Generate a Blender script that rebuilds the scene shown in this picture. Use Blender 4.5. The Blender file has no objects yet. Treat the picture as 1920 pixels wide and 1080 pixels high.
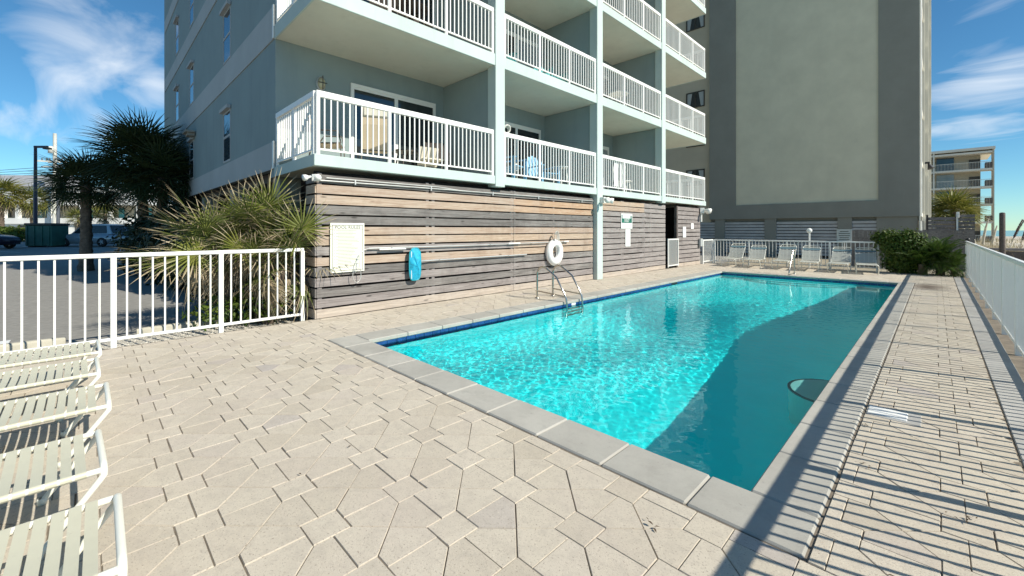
import bpy, bmesh, math, random
import numpy as np
from mathutils import Vector, Matrix, Euler

R = math.radians
PI = math.pi
SC = bpy.context.scene
COL = SC.collection
rnd = random.Random(7)

# ------------------------------------------------------------------ camera
cam = bpy.data.cameras.new('camera')
cam_o = bpy.data.objects.new('camera', cam)
COL.objects.link(cam_o)
SC.camera = cam_o
cam.sensor_width = 36
cam.lens = 36 * 795 / 1920
cam.shift_y = -109 / 1920
cam.clip_start = 0.05
cam.clip_end = 3000
cam_o.location = (0, 0, 1.5)
cam_o.rotation_euler = (PI / 2, 0, R(45))

# ------------------------------------------------------------------ sun and sky
SUN_EL, SUN_AZ = R(38.8), R(15.0)          # azimuth counted from +X towards +Y
sun_dir = Vector((math.cos(SUN_EL) * math.cos(SUN_AZ), math.cos(SUN_EL) * math.sin(SUN_AZ), math.sin(SUN_EL)))
sun = bpy.data.lights.new('sun', 'SUN')
sun.energy = 5.0
sun.angle = R(0.5)
sun.color = (1.0, 0.94, 0.81)
sun.cycles.is_caustics_light = True
sun_o = bpy.data.objects.new('sun', sun)
COL.objects.link(sun_o)
sun_o.rotation_euler = sun_dir.to_track_quat('Z', 'Y').to_euler()
sun_o.location = sun_dir * 60

world = bpy.data.worlds.new('World')
SC.world = world
world.use_nodes = True


def build_world():
    nt = world.node_tree
    N, Lk = nt.nodes, nt.links
    bg = N['Background']
    sky = N.new('ShaderNodeTexSky')
    sky.sky_type = 'NISHITA'
    sky.sun_disc = False
    sky.sun_elevation = SUN_EL
    sky.sun_rotation = PI / 2 - SUN_AZ
    sky.air_density = 0.85
    sky.dust_density = 0.0
    sky.ozone_density = 5.0
    hs = N.new('ShaderNodeHueSaturation')
    hs.inputs['Saturation'].default_value = 1.08
    hs.inputs['Value'].default_value = 1.0
    mu = N.new('ShaderNodeMix')
    mu.data_type = 'RGBA'
    mu.blend_type = 'MULTIPLY'
    mu.inputs['Factor'].default_value = 1.0
    Lk.new(sky.outputs[0], mu.inputs[6])
    mu.inputs[7].default_value = (0.80, 1.04, 1.0, 1)
    Lk.new(mu.outputs[2], hs.inputs['Color'])
    geo = N.new('ShaderNodeTexCoord')
    sep = N.new('ShaderNodeSeparateXYZ')
    Lk.new(geo.outputs['Generated'], sep.inputs[0])

    def m(op, a, b=None, c=None):
        n = N.new('ShaderNodeMath')
        n.operation = op
        for i, x in enumerate((a, b, c)):
            if x is None:
                continue
            if isinstance(x, (int, float)):
                n.inputs[i].default_value = x
            else:
                Lk.new(x, n.inputs[i])
        return n.outputs[0]
    zc = m('MAXIMUM', sep.outputs[2], 0.03)
    inv = m('DIVIDE', 1.0, m('ADD', zc, 0.12))
    cx, cy = m('MULTIPLY', sep.outputs[0], inv), m('MULTIPLY', sep.outputs[1], inv)
    comb = N.new('ShaderNodeCombineXYZ')
    Lk.new(cx, comb.inputs[0])
    Lk.new(cy, comb.inputs[1])
    mp = N.new('ShaderNodeMapping')
    mp.inputs['Rotation'].default_value = (0, 0, R(38))
    mp.inputs['Scale'].default_value = (0.9, 2.2, 1)
    Lk.new(comb.outputs[0], mp.inputs[0])
    nz = N.new('ShaderNodeTexNoise')
    nz.inputs['Scale'].default_value = 1.3
    nz.inputs['Detail'].default_value = 9
    nz.inputs['Roughness'].default_value = 0.52
    nz.inputs['Distortion'].default_value = 0.7
    Lk.new(mp.outputs[0], nz.inputs['Vector'])
    big = N.new('ShaderNodeTexNoise')
    big.inputs['Scale'].default_value = 0.55
    big.inputs['Detail'].default_value = 3
    Lk.new(comb.outputs[0], big.inputs['Vector'])
    # thin cirrus banks: where they drift in this sky, as directions
    total = None
    for (dx, dy, dz, tight, gain) in CLOUDS:
        v = Vector((dx, dy, dz)).normalized()
        dp = N.new('ShaderNodeVectorMath')
        dp.operation = 'DOT_PRODUCT'
        nrm = N.new('ShaderNodeVectorMath')
        nrm.operation = 'NORMALIZE'
        Lk.new(geo.outputs['Generated'], nrm.inputs[0])
        Lk.new(nrm.outputs[0], dp.inputs[0])
        dp.inputs[1].default_value = v
        g = m('POWER', 2.718, m('MULTIPLY', m('SUBTRACT', dp.outputs['Value'], 1.0), tight))
        g = m('MULTIPLY', g, gain)
        total = g if total is None else m('ADD', total, g)
    base = m('MULTIPLY', m('SUBTRACT', big.outputs[0], 0.5), 0.45)
    cov = m('ADD', base, total)
    mask = m('ADD', m('SUBTRACT', nz.outputs[0], 0.70), cov)
    mask = m('MULTIPLY', mask, 2.3)
    cl = N.new('ShaderNodeClamp')
    Lk.new(mask, cl.inputs[0])
    cl.inputs[2].default_value = 0.8
    mix = N.new('ShaderNodeMix')
    mix.data_type = 'RGBA'
    Lk.new(cl.outputs[0], mix.inputs['Factor'])
    Lk.new(hs.outputs[0], mix.inputs[6])
    mix.inputs[7].default_value = (8.2, 8.6, 9.0, 1)
    Lk.new(mix.outputs[2], bg.inputs[0])
    bg.inputs[1].default_value = SKY_STRENGTH


SKY_STRENGTH = 0.1
_s = math.sqrt(0.5)


def look(a, b):
    return (-_s + a * _s, _s + a * _s, b)


CLOUDS = [(*look(-1.10, 0.50), 110, 0.22), (*look(-0.95, 0.41), 170, 0.18), (*look(-1.2, 0.24), 900, 0.15),
          (*look(1.18, 0.33), 160, 0.24), (*look(1.08, 0.31), 400, 0.06), (*look(1.16, 0.55), 300, 0.16),
          (*look(-0.82, 0.34), 900, 0.2)]
build_world()

SC.view_settings.view_transform = 'Standard'
SC.view_settings.look = 'None'
SC.view_settings.exposure = 0.32
SC.view_settings.gamma = 1.0
SC.view_settings.use_curve_mapping = False
SC.render.engine = 'CYCLES'
cy = SC.cycles
cy.use_denoising = True
cy.max_bounces = 8
cy.diffuse_bounces = 4
cy.glossy_bounces = 4
cy.transmission_bounces = 8
cy.transparent_max_bounces = 8
cy.sample_clamp_indirect = 6.0


# ------------------------------------------------------------------ mesh helpers
class MB:
    def __init__(self):
        self.v, self.f, self.s, self.mi = [], [], [], []

    def add(self, vs, fs, smooth=False, mi=0):
        b = len(self.v)
        self.v += [tuple(x) for x in vs]
        for f in fs:
            self.f.append(tuple(b + i for i in f))
            self.s.append(smooth)
            self.mi.append(mi)
        return self

    def box(self, x0, x1, y0, y1, z0, z1, mi=0, M=None):
        vs = [Vector((x, y, z)) for x in (x0, x1) for y in (y0, y1) for z in (z0, z1)]
        if M is not None:
            vs = [M @ p for p in vs]
        return self.add(vs, [(0, 1, 3, 2), (4, 6, 7, 5), (0, 4, 5, 1), (2, 3, 7, 6), (0, 2, 6, 4), (1, 5, 7, 3)], False, mi)

    def cbox(self, x0, x1, y0, y1, z0, z1, c=0.005, mi=0):
        """box with all its edges chamfered"""
        bm = bmesh.new()
        bmesh.ops.create_cube(bm, size=1)
        for v in bm.verts:
            v.co = Vector(((x0 + x1) / 2 + v.co.x * (x1 - x0), (y0 + y1) / 2 + v.co.y * (y1 - y0), (z0 + z1) / 2 + v.co.z * (z1 - z0)))
        bmesh.ops.bevel(bm, geom=bm.edges[:], offset=c, segments=1, affect='EDGES')
        bm.verts.ensure_lookup_table()
        for i, v in enumerate(bm.verts):
            v.index = i
        self.add([v.co.copy() for v in bm.verts], [[v.index for v in f.verts] for f in bm.faces], False, mi)
        bm.free()
        return self

    def tube(self, pts, r, n=8, closed=False, mi=0, caps=True):
        pts = [Vector(p) for p in pts]
        k = len(pts)
        rs = r if isinstance(r, (list, tuple)) else [r] * k
        tang = []
        for i in range(k):
            a = pts[(i - 1) % k] if (closed or i > 0) else pts[i]
            b = pts[(i + 1) % k] if (closed or i < k - 1) else pts[i]
            tang.append((b - a).normalized())
        up = Vector((0, 0, 1)) if abs(tang[0].z) < 0.9 else Vector((1, 0, 0))
        nrm = (up - tang[0] * up.dot(tang[0])).normalized()
        vs = []
        for i in range(k):
            if i:
                nrm = (nrm - tang[i] * nrm.dot(tang[i]))
                nrm = nrm.normalized() if nrm.length > 1e-6 else Vector((0, 0, 1))
            bi = tang[i].cross(nrm)
            for j in range(n):
                an = 2 * PI * j / n
                vs.append(pts[i] + (nrm * math.cos(an) + bi * math.sin(an)) * rs[i])
        fs = []
        for i in range(k if closed else k - 1):
            a, b = i * n, ((i + 1) % k) * n
            for j in range(n):
                fs.append((a + j, a + (j + 1) % n, b + (j + 1) % n, b + j))
        self.add(vs, fs, True, mi)
        if caps and not closed:
            self.add(vs[:n], [tuple(reversed(range(n)))], False, mi)
            self.add(vs[-n:], [tuple(range(n))], False, mi)
        return self

    def lathe(self, prof, cx=0, cy=0, n=16, mi=0, M=None, smooth=True):
        vs = []
        for r, z in prof:
            for j in range(n):
                an = 2 * PI * j / n
                p = Vector((cx + r * math.cos(an), cy + r * math.sin(an), z))
                vs.append(M @ p if M is not None else p)
        fs = []
        for i in range(len(prof) - 1):
            for j in range(n):
                fs.append((i * n + j, i * n + (j + 1) % n, (i + 1) * n + (j + 1) % n, (i + 1) * n + j))
        return self.add(vs, fs, smooth, mi)

    def prism(self, poly, z0, z1, mi=0, M=None):
        """poly: counter-clockwise (x, y)"""
        n = len(poly)
        vs = [Vector((x, y, z0)) for x, y in poly] + [Vector((x, y, z1)) for x, y in poly]
        if M is not None:
            vs = [M @ p for p in vs]
        fs = [tuple(reversed(range(n))), tuple(range(n, 2 * n))]
        fs += [(i, (i + 1) % n, n + (i + 1) % n, n + i) for i in range(n)]
        return self.add(vs, fs, False, mi)

    def sphere(self, c, r, n=12, mi=0, sz=1.0):
        prof = [(max(1e-4, r * math.sin(PI * i / 8)), c[2] - r * sz * math.cos(PI * i / 8)) for i in range(9)]
        return self.lathe(prof, c[0], c[1], n, mi)

    def mesh(self, name, mats):
        me = bpy.data.meshes.new(name)
        me.from_pydata(self.v, [], self.f)
        for m in (mats if isinstance(mats, (list, tuple)) else [mats]):
            me.materials.append(m)
        me.polygons.foreach_set('use_smooth', self.s)
        me.polygons.foreach_set('material_index', self.mi)
        me.update()
        return me

    def build(self, name, mats, parent=None, loc=None, kind=None, label=None):
        return put(name, self.mesh(name, mats), parent, loc, kind, label)


def put(name, me, parent=None, loc=None, kind=None, label=None, rot=None):
    o = bpy.data.objects.new(name, me)
    COL.objects.link(o)
    if parent is not None:
        o.parent = parent
    if loc is not None:
        o.location = loc
    if rot is not None:
        o.rotation_euler = rot
    if kind:
        o['kind'] = kind
    if label:
        o['label'] = label
    return o


def tag(o, label=None, cat=None, group=None, kind=None):
    if label:
        o['label'] = label
    if cat:
        o['category'] = cat
    if group:
        o['group'] = group
    if kind:
        o['kind'] = kind
    return o


def thing(name, label, cat, loc=(0, 0, 0), rotz=0.0, group=None):
    o = bpy.data.objects.new(name, None)
    o.empty_display_size = 0.2
    COL.objects.link(o)
    o.location = loc
    o.rotation_euler = (0, 0, rotz)
    return tag(o, label, cat, group)


def dup(o, parent=None):
    c = o.copy()
    COL.objects.link(c)
    if parent is not None:
        c.parent = parent
    for ch in list(o.children):
        dup(ch, c)
    return c


# ------------------------------------------------------------------ materials
class NT:
    def __init__(self, name):
        self.m = bpy.data.materials.new(name)
        self.m.use_nodes = True
        self.nt = self.m.node_tree
        self.p = self.nt.nodes['Principled BSDF']
        self._pos = None

    def n(self, t, **kw):
        x = self.nt.nodes.new(t)
        for k, v in kw.items():
            setattr(x, k, v)
        return x

    def l(self, a, b):
        self.nt.links.new(a, b)

    def pos(self, scale=(1, 1, 1), rot=(0, 0, 0)):
        if self._pos is None:
            self._pos = self.n('ShaderNodeNewGeometry')
        mp = self.n('ShaderNodeMapping')
        mp.inputs['Scale'].default_value = scale
        mp.inputs['Rotation'].default_value = rot
        self.l(self._pos.outputs['Position'], mp.inputs[0])
        return mp.outputs[0]

    def noise(self, scale, detail=3, rough=0.55, vec=None, dist=0.0):
        x = self.n('ShaderNodeTexNoise')
        x.inputs['Scale'].default_value = scale
        x.inputs['Detail'].default_value = detail
        x.inputs['Roughness'].default_value = rough
        x.inputs['Distortion'].default_value = dist
        self.l(vec if vec is not None else self.pos(), x.inputs['Vector'])
        return x.outputs['Fac']

    def ramp(self, fac, stops):
        x = self.n('ShaderNodeValToRGB')
        el = x.color_ramp.elements
        while len(el) < len(stops):
            el.new(0.5)
        for e, (p, c) in zip(el, stops):
            e.position = p
            e.color = (*c, 1) if len(c) == 3 else c
        self.l(fac, x.inputs[0])
        return x.outputs[0]

    def rampf(self, fac, a, b, lo=0.0, hi=1.0):
        x = self.n('ShaderNodeMapRange')
        x.inputs[1].default_value = a
        x.inputs[2].default_value = b
        x.inputs[3].default_value = lo
        x.inputs[4].default_value = hi
        self.l(fac, x.inputs[0])
        return x.outputs[0]

    def math(self, op, a, b=None):
        x = self.n('ShaderNodeMath', operation=op)
        for i, q in enumerate((a, b)):
            if q is None:
                continue
            if isinstance(q, (int, float)):
                x.inputs[i].default_value = q
            else:
                self.l(q, x.inputs[i])
        return x.outputs[0]

    def mix(self, fac, a, b, mode='MIX'):
        x = self.n('ShaderNodeMix', data_type='RGBA', blend_type=mode)
        for sock, q in ((x.inputs['Factor'], fac), (x.inputs[6], a), (x.inputs[7], b)):
            if isinstance(q, (int, float)):
                sock.default_value = q
            elif isinstance(q, tuple):
                sock.default_value = (*q, 1)
            else:
                self.l(q, sock)
        return x.outputs[2]

    def rand(self):
        """a number per island and per object"""
        if self._pos is None:
            self.pos()
        oi = self.n('ShaderNodeObjectInfo')
        return self.math('FRACT', self.math('ADD', self._pos.outputs['Random Per Island'], oi.outputs['Random']))

    def bump(self, h, strength=0.3, dist=0.01):
        b = self.n('ShaderNodeBump')
        b.inputs['Strength'].default_value = strength
        b.inputs['Distance'].default_value = dist
        self.l(h, b.inputs['Height'])
        self.l(b.outputs[0], self.p.inputs['Normal'])

    def color(self, c):
        if isinstance(c, tuple):
            self.p.inputs['Base Color'].default_value = (*c, 1)
        else:
            self.l(c, self.p.inputs['Base Color'])

    def done(self, rough=0.7, metal=0.0, spec=0.5):
        if isinstance(rough, (int, float)):
            self.p.inputs['Roughness'].default_value = rough
        else:
            self.l(rough, self.p.inputs['Roughness'])
        self.p.inputs['Metallic'].default_value = metal
        self.p.inputs['Specular IOR Level'].default_value = spec
        return self.m


def mul(c, k):
    return tuple(min(1.0, x * k) for x in c)


def simple(name, c, rough=0.6, metal=0.0, var=0.12, scale=3.0, bump=0.0, bscale=60, spec=0.5):
    t = NT(name)
    f = t.noise(scale, 5, 0.6)
    t.color(t.ramp(f, [(0.3, mul(c, 1 - var)), (0.7, mul(c, 1 + var))]))
    if bump:
        t.bump(t.noise(bscale, 4), bump, 0.004)
    return t.done(rough, metal, spec)


def paver_mat():
    t = NT('paver_concrete')
    r = t.rand()
    big = t.noise(0.5, 4, 0.6)
    base = t.ramp(r, [(0.0, (0.47, 0.415, 0.33)), (0.25, (0.51, 0.455, 0.37)), (0.6, (0.54, 0.485, 0.395)), (0.93, (0.565, 0.51, 0.42)), (0.975, (0.47, 0.415, 0.36)), (1.0, (0.42, 0.385, 0.36))])
    base = t.mix(t.rampf(big, 0.35, 0.7, 0.0, 0.55), base, (0.56, 0.50, 0.42))
    sp = t.noise(95, 3, 0.75)
    base = t.mix(t.rampf(sp, 0.57, 0.68, 0.0, 0.75), base, (0.16, 0.12, 0.10))
    sp2 = t.noise(60, 2, 0.6)
    base = t.mix(t.rampf(sp2, 0.60, 0.72, 0.0, 0.5), base, (0.66, 0.60, 0.50))
    dirt = t.noise(2.4, 6, 0.7)
    base = t.mix(t.rampf(dirt, 0.48, 0.75, 0.0, 0.5), base, (0.41, 0.365, 0.305))
    pink = t.noise(1.1, 4, 0.6, t.pos((1, 1.3, 1)))
    base = t.mix(t.rampf(pink, 0.48, 0.68, 0.0, 0.3), base, (0.49, 0.42, 0.37))
    mot = t.noise(14, 5, 0.7)
    base = t.mix(t.rampf(mot, 0.47, 0.75, 0.0, 0.5), base, (0.36, 0.32, 0.275))
    # a brown spill that has dried on the strip beside the pool
    d = t.n('ShaderNodeVectorMath', operation='DISTANCE')
    mp = t.pos((1.5, 0.62, 1))
    t.l(mp, d.inputs[0])
    d.inputs[1].default_value = (-0.15 * 1.5, 15.6 * 0.62, 0)
    blot = t.math('ADD', d.outputs['Value'], t.math('MULTIPLY', t.noise(3.2, 4), 0.5))
    base = t.mix(t.rampf(blot, 0.38, 0.95, 0.85, 0.0), base, (0.10, 0.072, 0.055))
    t.color(base)
    t.bump(t.noise(170, 3, 0.7), 0.45, 0.004)
    return t.done(0.92, spec=0.25)


def concrete_mat(name, c, joint=0.0):
    t = NT(name)
    r = t.rand()
    b = t.mix(r, mul(c, 0.93), mul(c, 1.07))
    f = t.noise(1.7, 6, 0.65)
    b = t.mix(t.rampf(f, 0.4, 0.72, 0, 0.7), b, mul(c, 0.70))
    f2 = t.noise(7, 6, 0.72)
    b = t.mix(t.rampf(f2, 0.52, 0.75, 0, 0.5), b, mul(c, 0.66))
    f3 = t.noise(26, 3, 0.6)
    b = t.mix(t.rampf(f3, 0.66, 0.74, 0, 0.5), b, mul(c, 0.45))
    g = t.noise(120, 3, 0.6)
    b = t.mix(t.rampf(g, 0.5, 0.75, 0, 0.35), b, mul(c, 0.7))
    t.color(b)
    t.bump(t.noise(90, 4), 0.2, 0.003)
    return t.done(0.85, spec=0.3)


def wood_mat(name, c, c2, dark):
    t = NT(name)
    r = t.rand()
    oi = t.n('ShaderNodeObjectInfo')
    # grain runs along Y; every board shows a different piece of it
    off = t.n('ShaderNodeCombineXYZ')
    t.l(t.math('MULTIPLY', oi.outputs['Random'], 40), off.inputs[1])
    add = t.n('ShaderNodeVectorMath', operation='ADD')
    t.l(t.pos((6, 0.9, 22)), add.inputs[0])
    t.l(off.outputs[0], add.inputs[1])
    g = t.noise(2.2, 7, 0.68, add.outputs[0], 0.8)
    g2 = t.noise(9, 4, 0.6, add.outputs[0])
    base = t.mix(r, c, c2)
    base = t.mix(t.rampf(g, 0.40, 0.66, 0, 0.85), base, dark)
    base = t.mix(t.rampf(g2, 0.55, 0.75, 0, 0.45), base, mul(dark, 0.7))
    kn = t.n('ShaderNodeTexVoronoi')
    kn.inputs['Scale'].default_value = 1.0
    add2 = t.n('ShaderNodeVectorMath', operation='ADD')
    t.l(t.pos((3, 1.7, 6.4)), add2.inputs[0])
    t.l(off.outputs[0], add2.inputs[1])
    t.l(add2.outputs[0], kn.inputs['Vector'])
    base = t.mix(t.rampf(kn.outputs['Distance'], 0.06, 0.13, 0.85, 0.0), base, mul(dark, 0.4))
    st = t.noise(0.9, 4, 0.6)
    base = t.mix(t.rampf(st, 0.5, 0.72, 0, 0.3), base, (0.40, 0.37, 0.345))
    wet = t.noise(1.6, 5, 0.65, t.pos((1, 1.0, 0.55)))
    base = t.mix(t.rampf(wet, 0.54, 0.74, 0, 0.55), base, mul(dark, 0.8))
    t.color(base)
    t.bump(g2, 0.4, 0.004)
    return t.done(0.88, spec=0.2)


def stucco_mat(name, c, streak=0.3, zs=0.35):
    t = NT(name)
    f = t.noise(0.8, 5, 0.6)
    b = t.mix(t.rampf(f, 0.35, 0.7), mul(c, 0.93), mul(c, 1.05))
    sv = t.noise(3.0, 5, 0.6, t.pos((1.0, 1.0, zs * 0.3)))
    b = t.mix(t.rampf(sv, 0.55, 0.8, 0, streak), b, mul(c, 0.72))
    t.color(b)
    t.bump(t.noise(70, 4), 0.22, 0.004)
    return t.done(0.85, spec=0.25)


def paint_mat(name, c, rough=0.4, grime=0.25):
    t = NT(name)
    f = t.noise(5, 6, 0.7)
    b = t.mix(t.rampf(f, 0.52, 0.8, 0, grime), c, mul(c, 0.62))
    h = t.noise(45, 3, 0.6)
    b = t.mix(t.rampf(h, 0.66, 0.74, 0, grime * 1.3), b, (0.33, 0.27, 0.2))
    t.color(b)
    return t.done(rough)


def glass_mat(name, c, rough=0.04):
    t = NT(name)
    f = t.noise(0.7, 2)
    t.color(t.mix(f, mul(c, 0.6), mul(c, 1.4)))
    m = t.done(rough, spec=0.8)
    return m


def leaf_mat(name, young, old, tip, tipstart=0.6, trans=0.25):
    """blade colour from the UV: u along the blade (0 base, 1 tip), v a number per blade"""
    t = NT(name)
    uv = t.n('ShaderNodeUVMap')
    sep = t.n('ShaderNodeSeparateXYZ')
    t.l(uv.outputs[0], sep.inputs[0])
    oi = t.n('ShaderNodeObjectInfo')
    k = t.math('FRACT', t.math('ADD', sep.outputs[1], oi.outputs['Random']))
    b = t.mix(k, young, old)
    f = t.noise(9, 3)
    dry = t.math('ADD', sep.outputs[0], t.math('MULTIPLY', t.math('SUBTRACT', f, 0.5), 0.5))
    dry = t.math('ADD', dry, t.math('MULTIPLY', t.math('SUBTRACT', k, 0.5), 0.3))
    b = t.mix(t.rampf(dry, tipstart, tipstart + 0.22), b, tip)
    t.color(b)
    out = t.nt.nodes['Material Output']
    tr = t.n('ShaderNodeBsdfTranslucent')
    t.l(b, tr.inputs[0])
    mx = t.n('ShaderNodeMixShader')
    mx.inputs[0].default_value = trans
    t.l(t.p.outputs[0], mx.inputs[1])
    t.l(tr.outputs[0], mx.inputs[2])
    t.l(mx.outputs[0], out.inputs['Surface'])
    return t.done(0.5, spec=0.35)


def water_mat():
    t = NT('water')
    t.nt.nodes.remove(t.p)
    g = t.n('ShaderNodeBsdfGlass')
    g.inputs['IOR'].default_value = 1.33
    g.inputs['Roughness'].default_value = 0.0
    g.inputs['Color'].default_value = (0.74, 0.99, 0.995, 1)
    t.l(g.outputs[0], t.nt.nodes['Material Output'].inputs['Surface'])
    return t.m


M = {}
M['paver'] = paver_mat()
M['joint'] = simple('joint_sand', (0.185, 0.155, 0.12), 0.95, var=0.35, scale=8, bump=0.4)
M['coping'] = concrete_mat('coping_concrete', (0.42, 0.405, 0.365))
M['band'] = concrete_mat('band_concrete', (0.43, 0.42, 0.40))
M['grout'] = simple('grout', (0.5, 0.47, 0.42), 0.9, var=0.3, scale=14)
M['plaster'] = simple('pool_plaster', (0.02, 0.84, 0.87), 0.75, var=0.05, scale=1.2)
M['step'] = simple('pool_step_plaster', (0.42, 0.60, 0.58), 0.75, var=0.06, scale=2)
M['tile'] = simple('navy_tile', (0.018, 0.06, 0.20), 0.18, var=0.35, scale=7, spec=0.6)
M['darktile'] = simple('dark_step_tile', (0.012, 0.035, 0.075), 0.3, var=0.3, scale=9)
M['water'] = water_mat()
M['white'] = paint_mat('white_paint', (0.80, 0.80, 0.76), 0.38, 0.2)
M['white_r'] = paint_mat('white_rail_paint', (0.83, 0.82, 0.79), 0.42, 0.18)
M['cream_tube'] = paint_mat('cream_tube_paint', (0.78, 0.77, 0.68), 0.35, 0.12)
M['strap'] = paint_mat('cream_vinyl_strap', (0.57, 0.55, 0.425), 0.5, 0.22)
M['strap_dark'] = paint_mat('slate_vinyl_strap', (0.13, 0.21, 0.24), 0.5, 0.2)
M['strap_far'] = paint_mat('grey_vinyl_strap', (0.43, 0.44, 0.40), 0.5, 0.2)
M['wood_grey'] = wood_mat('weathered_grey_wood', (0.205, 0.19, 0.18), (0.285, 0.265, 0.25), (0.085, 0.075, 0.07))
M['wood_tan'] = wood_mat('weathered_tan_wood', (0.50, 0.395, 0.30), (0.455, 0.365, 0.30), (0.30, 0.20, 0.14))
M['wood_orange'] = wood_mat('fresh_cedar_wood', (0.53, 0.365, 0.245), (0.50, 0.37, 0.27), (0.33, 0.19, 0.11))
M['wood_mauve'] = wood_mat('greyed_mauve_wood', (0.30, 0.268, 0.258), (0.36, 0.325, 0.31), (0.15, 0.128, 0.12))
M['wood_pale'] = wood_mat('pale_kick_board_wood', (0.50, 0.43, 0.36), (0.54, 0.47, 0.40), (0.30, 0.25, 0.21))
M['wood_dark'] = wood_mat('dark_old_wood', (0.12, 0.10, 0.09), (0.16, 0.135, 0.12), (0.06, 0.05, 0.045))
M['wall'] = stucco_mat('blue_grey_stucco', (0.255, 0.32, 0.325), 0.4)
M['fascia'] = stucco_mat('pale_aqua_fascia', (0.50, 0.585, 0.555), 0.45)
M['soffit'] = stucco_mat('soffit_plaster', (0.66, 0.645, 0.555), 0.35)
M['bandwall'] = stucco_mat('pale_grey_band', (0.42, 0.44, 0.44), 0.15)
M['gap_shade'] = simple('gap_shade_black', (0.012, 0.011, 0.01), 0.95)  # near-black colour standing in for the unlit space behind the boards
M['slat_grey'] = simple('grey_slat_paint', (0.50, 0.50, 0.50), 0.8, var=0.15, scale=2)
M['interior'] = simple('dark_interior', (0.10, 0.095, 0.09), 0.9)  # dark colour that helps the enclosed spaces read as shade
M['glass'] = glass_mat('dark_glass', (0.022, 0.028, 0.03))
M['glass_blue'] = glass_mat('sky_glass', (0.03, 0.05, 0.07))
M['glass_pale'] = glass_mat('curtained_glass', (0.30, 0.33, 0.34), 0.1)
M['grey_wall'] = stucco_mat('grey_stucco', (0.29, 0.285, 0.25), 0.16)
M['cream_wall'] = stucco_mat('cream_stucco', (0.72, 0.675, 0.52), 0.12)
M['tan_wall'] = stucco_mat('tan_stucco', (0.56, 0.49, 0.37), 0.12)
M['fin'] = stucco_mat('cream_fin_stucco', (0.80, 0.76, 0.65), 0.15)
M['steel'] = simple('stainless_steel', (0.50, 0.47, 0.42), 0.24, 1.0, 0.1)
M['galv'] = simple('galvanised_conduit', (0.55, 0.55, 0.53), 0.45, 0.3, 0.15)
M['alu'] = simple('aluminium_pole', (0.62, 0.62, 0.60), 0.35, 0.5, 0.1)
M['asphalt'] = simple('old_asphalt', (0.25, 0.24, 0.22), 0.95, var=0.16, scale=9.0, bump=0.5, bscale=110)
M['gravel'] = simple('pale_gravel', (0.46, 0.43, 0.37), 0.95, var=0.45, scale=38, bump=0.9, bscale=70)
M['stone'] = simple('gravel_stone', (0.50, 0.47, 0.41), 0.9, var=0.35, scale=25)
M['dirt'] = simple('dark_dirt', (0.065, 0.055, 0.045), 0.95, var=0.4, scale=20, bump=0.6)
M['sand'] = simple('beach_sand', (0.53, 0.47, 0.38), 0.95, var=0.14, scale=0.35, bump=0.3, bscale=9)
M['sea'] = simple('sea_water', (0.03, 0.10, 0.13), 0.15, var=0.2, scale=0.05)
M['grassground'] = simple('sandy_soil', (0.30, 0.26, 0.19), 0.95, var=0.3, scale=2)
M['stop'] = concrete_mat('wheel_stop_concrete', (0.53, 0.50, 0.41))
M['signwhite'] = paint_mat('sign_cream', (0.78, 0.77, 0.66), 0.5, 0.06)
M['signplain'] = paint_mat('sign_white', (0.78, 0.78, 0.76), 0.5, 0.1)
M['signgrey'] = paint_mat('sign_grey', (0.42, 0.44, 0.43), 0.5, 0.1)
M['ink'] = simple('black_ink', (0.03, 0.032, 0.03), 0.6)
M['ink_grey'] = simple('faded_ink', (0.20, 0.205, 0.185), 0.6)
M['green'] = simple('sign_green', (0.02, 0.13, 0.09), 0.5)
M['net'] = simple('turquoise_net', (0.01, 0.36, 0.55), 0.7, var=0.35, scale=22, bump=0.6, bscale=90)
M['netframe'] = simple('teal_plastic', (0.02, 0.30, 0.36), 0.4)
M['foam'] = paint_mat('white_buoy_shell', (0.80, 0.80, 0.79), 0.45, 0.12)
M['rope'] = simple('white_rope', (0.62, 0.60, 0.55), 0.8)
M['black'] = simple('black_plastic', (0.02, 0.02, 0.022), 0.45)
M['plum'] = simple('dark_blue_pole', (0.02, 0.02, 0.055), 0.4)
M['greypole'] = simple('grey_pole', (0.10, 0.115, 0.14), 0.5)
M['palepole'] = simple('pale_utility_pole', (0.55, 0.56, 0.52), 0.7)
M['binpaint'] = simple('green_bin_paint', (0.025, 0.11, 0.085), 0.55, var=0.2)
M['motel'] = stucco_mat('white_motel_stucco', (0.80, 0.80, 0.77), 0.06)
M['roof'] = simple('grey_shingle', (0.30, 0.31, 0.33), 0.9, var=0.15, scale=3)
M['silver'] = simple('silver_car_paint', (0.38, 0.42, 0.46), 0.25, 0.4, 0.05)
M['darkcar'] = simple('dark_purple_car_paint', (0.02, 0.018, 0.035), 0.2, 0.2, 0.1)
M['tyre'] = simple('tyre_rubber', (0.02, 0.02, 0.02), 0.8)
M['lens'] = simple('headlight_lens', (0.6, 0.62, 0.65), 0.1)
M['tan_fabric'] = paint_mat('tan_sling_fabric', (0.52, 0.43, 0.30), 0.7, 0.1)
M['brown_frame'] = simple('bronze_frame', (0.07, 0.058, 0.045), 0.4)
M['beige_plastic'] = paint_mat('beige_resin', (0.62, 0.57, 0.46), 0.5, 0.1)
M['blue_plastic'] = simple('sky_blue_resin', (0.16, 0.40, 0.62), 0.5, var=0.06)
M['teal_plastic'] = simple('teal_resin', (0.04, 0.30, 0.33), 0.5, var=0.06)
M['wicker'] = simple('dark_wicker', (0.045, 0.035, 0.03), 0.7, var=0.4, scale=40)
M['lampglass'] = simple('amber_lamp_glass', (0.52, 0.47, 0.30), 0.3)
M['bark'] = simple('palm_bark', (0.13, 0.10, 0.075), 0.95, var=0.45, scale=9, bump=0.9, bscale=18)
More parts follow.
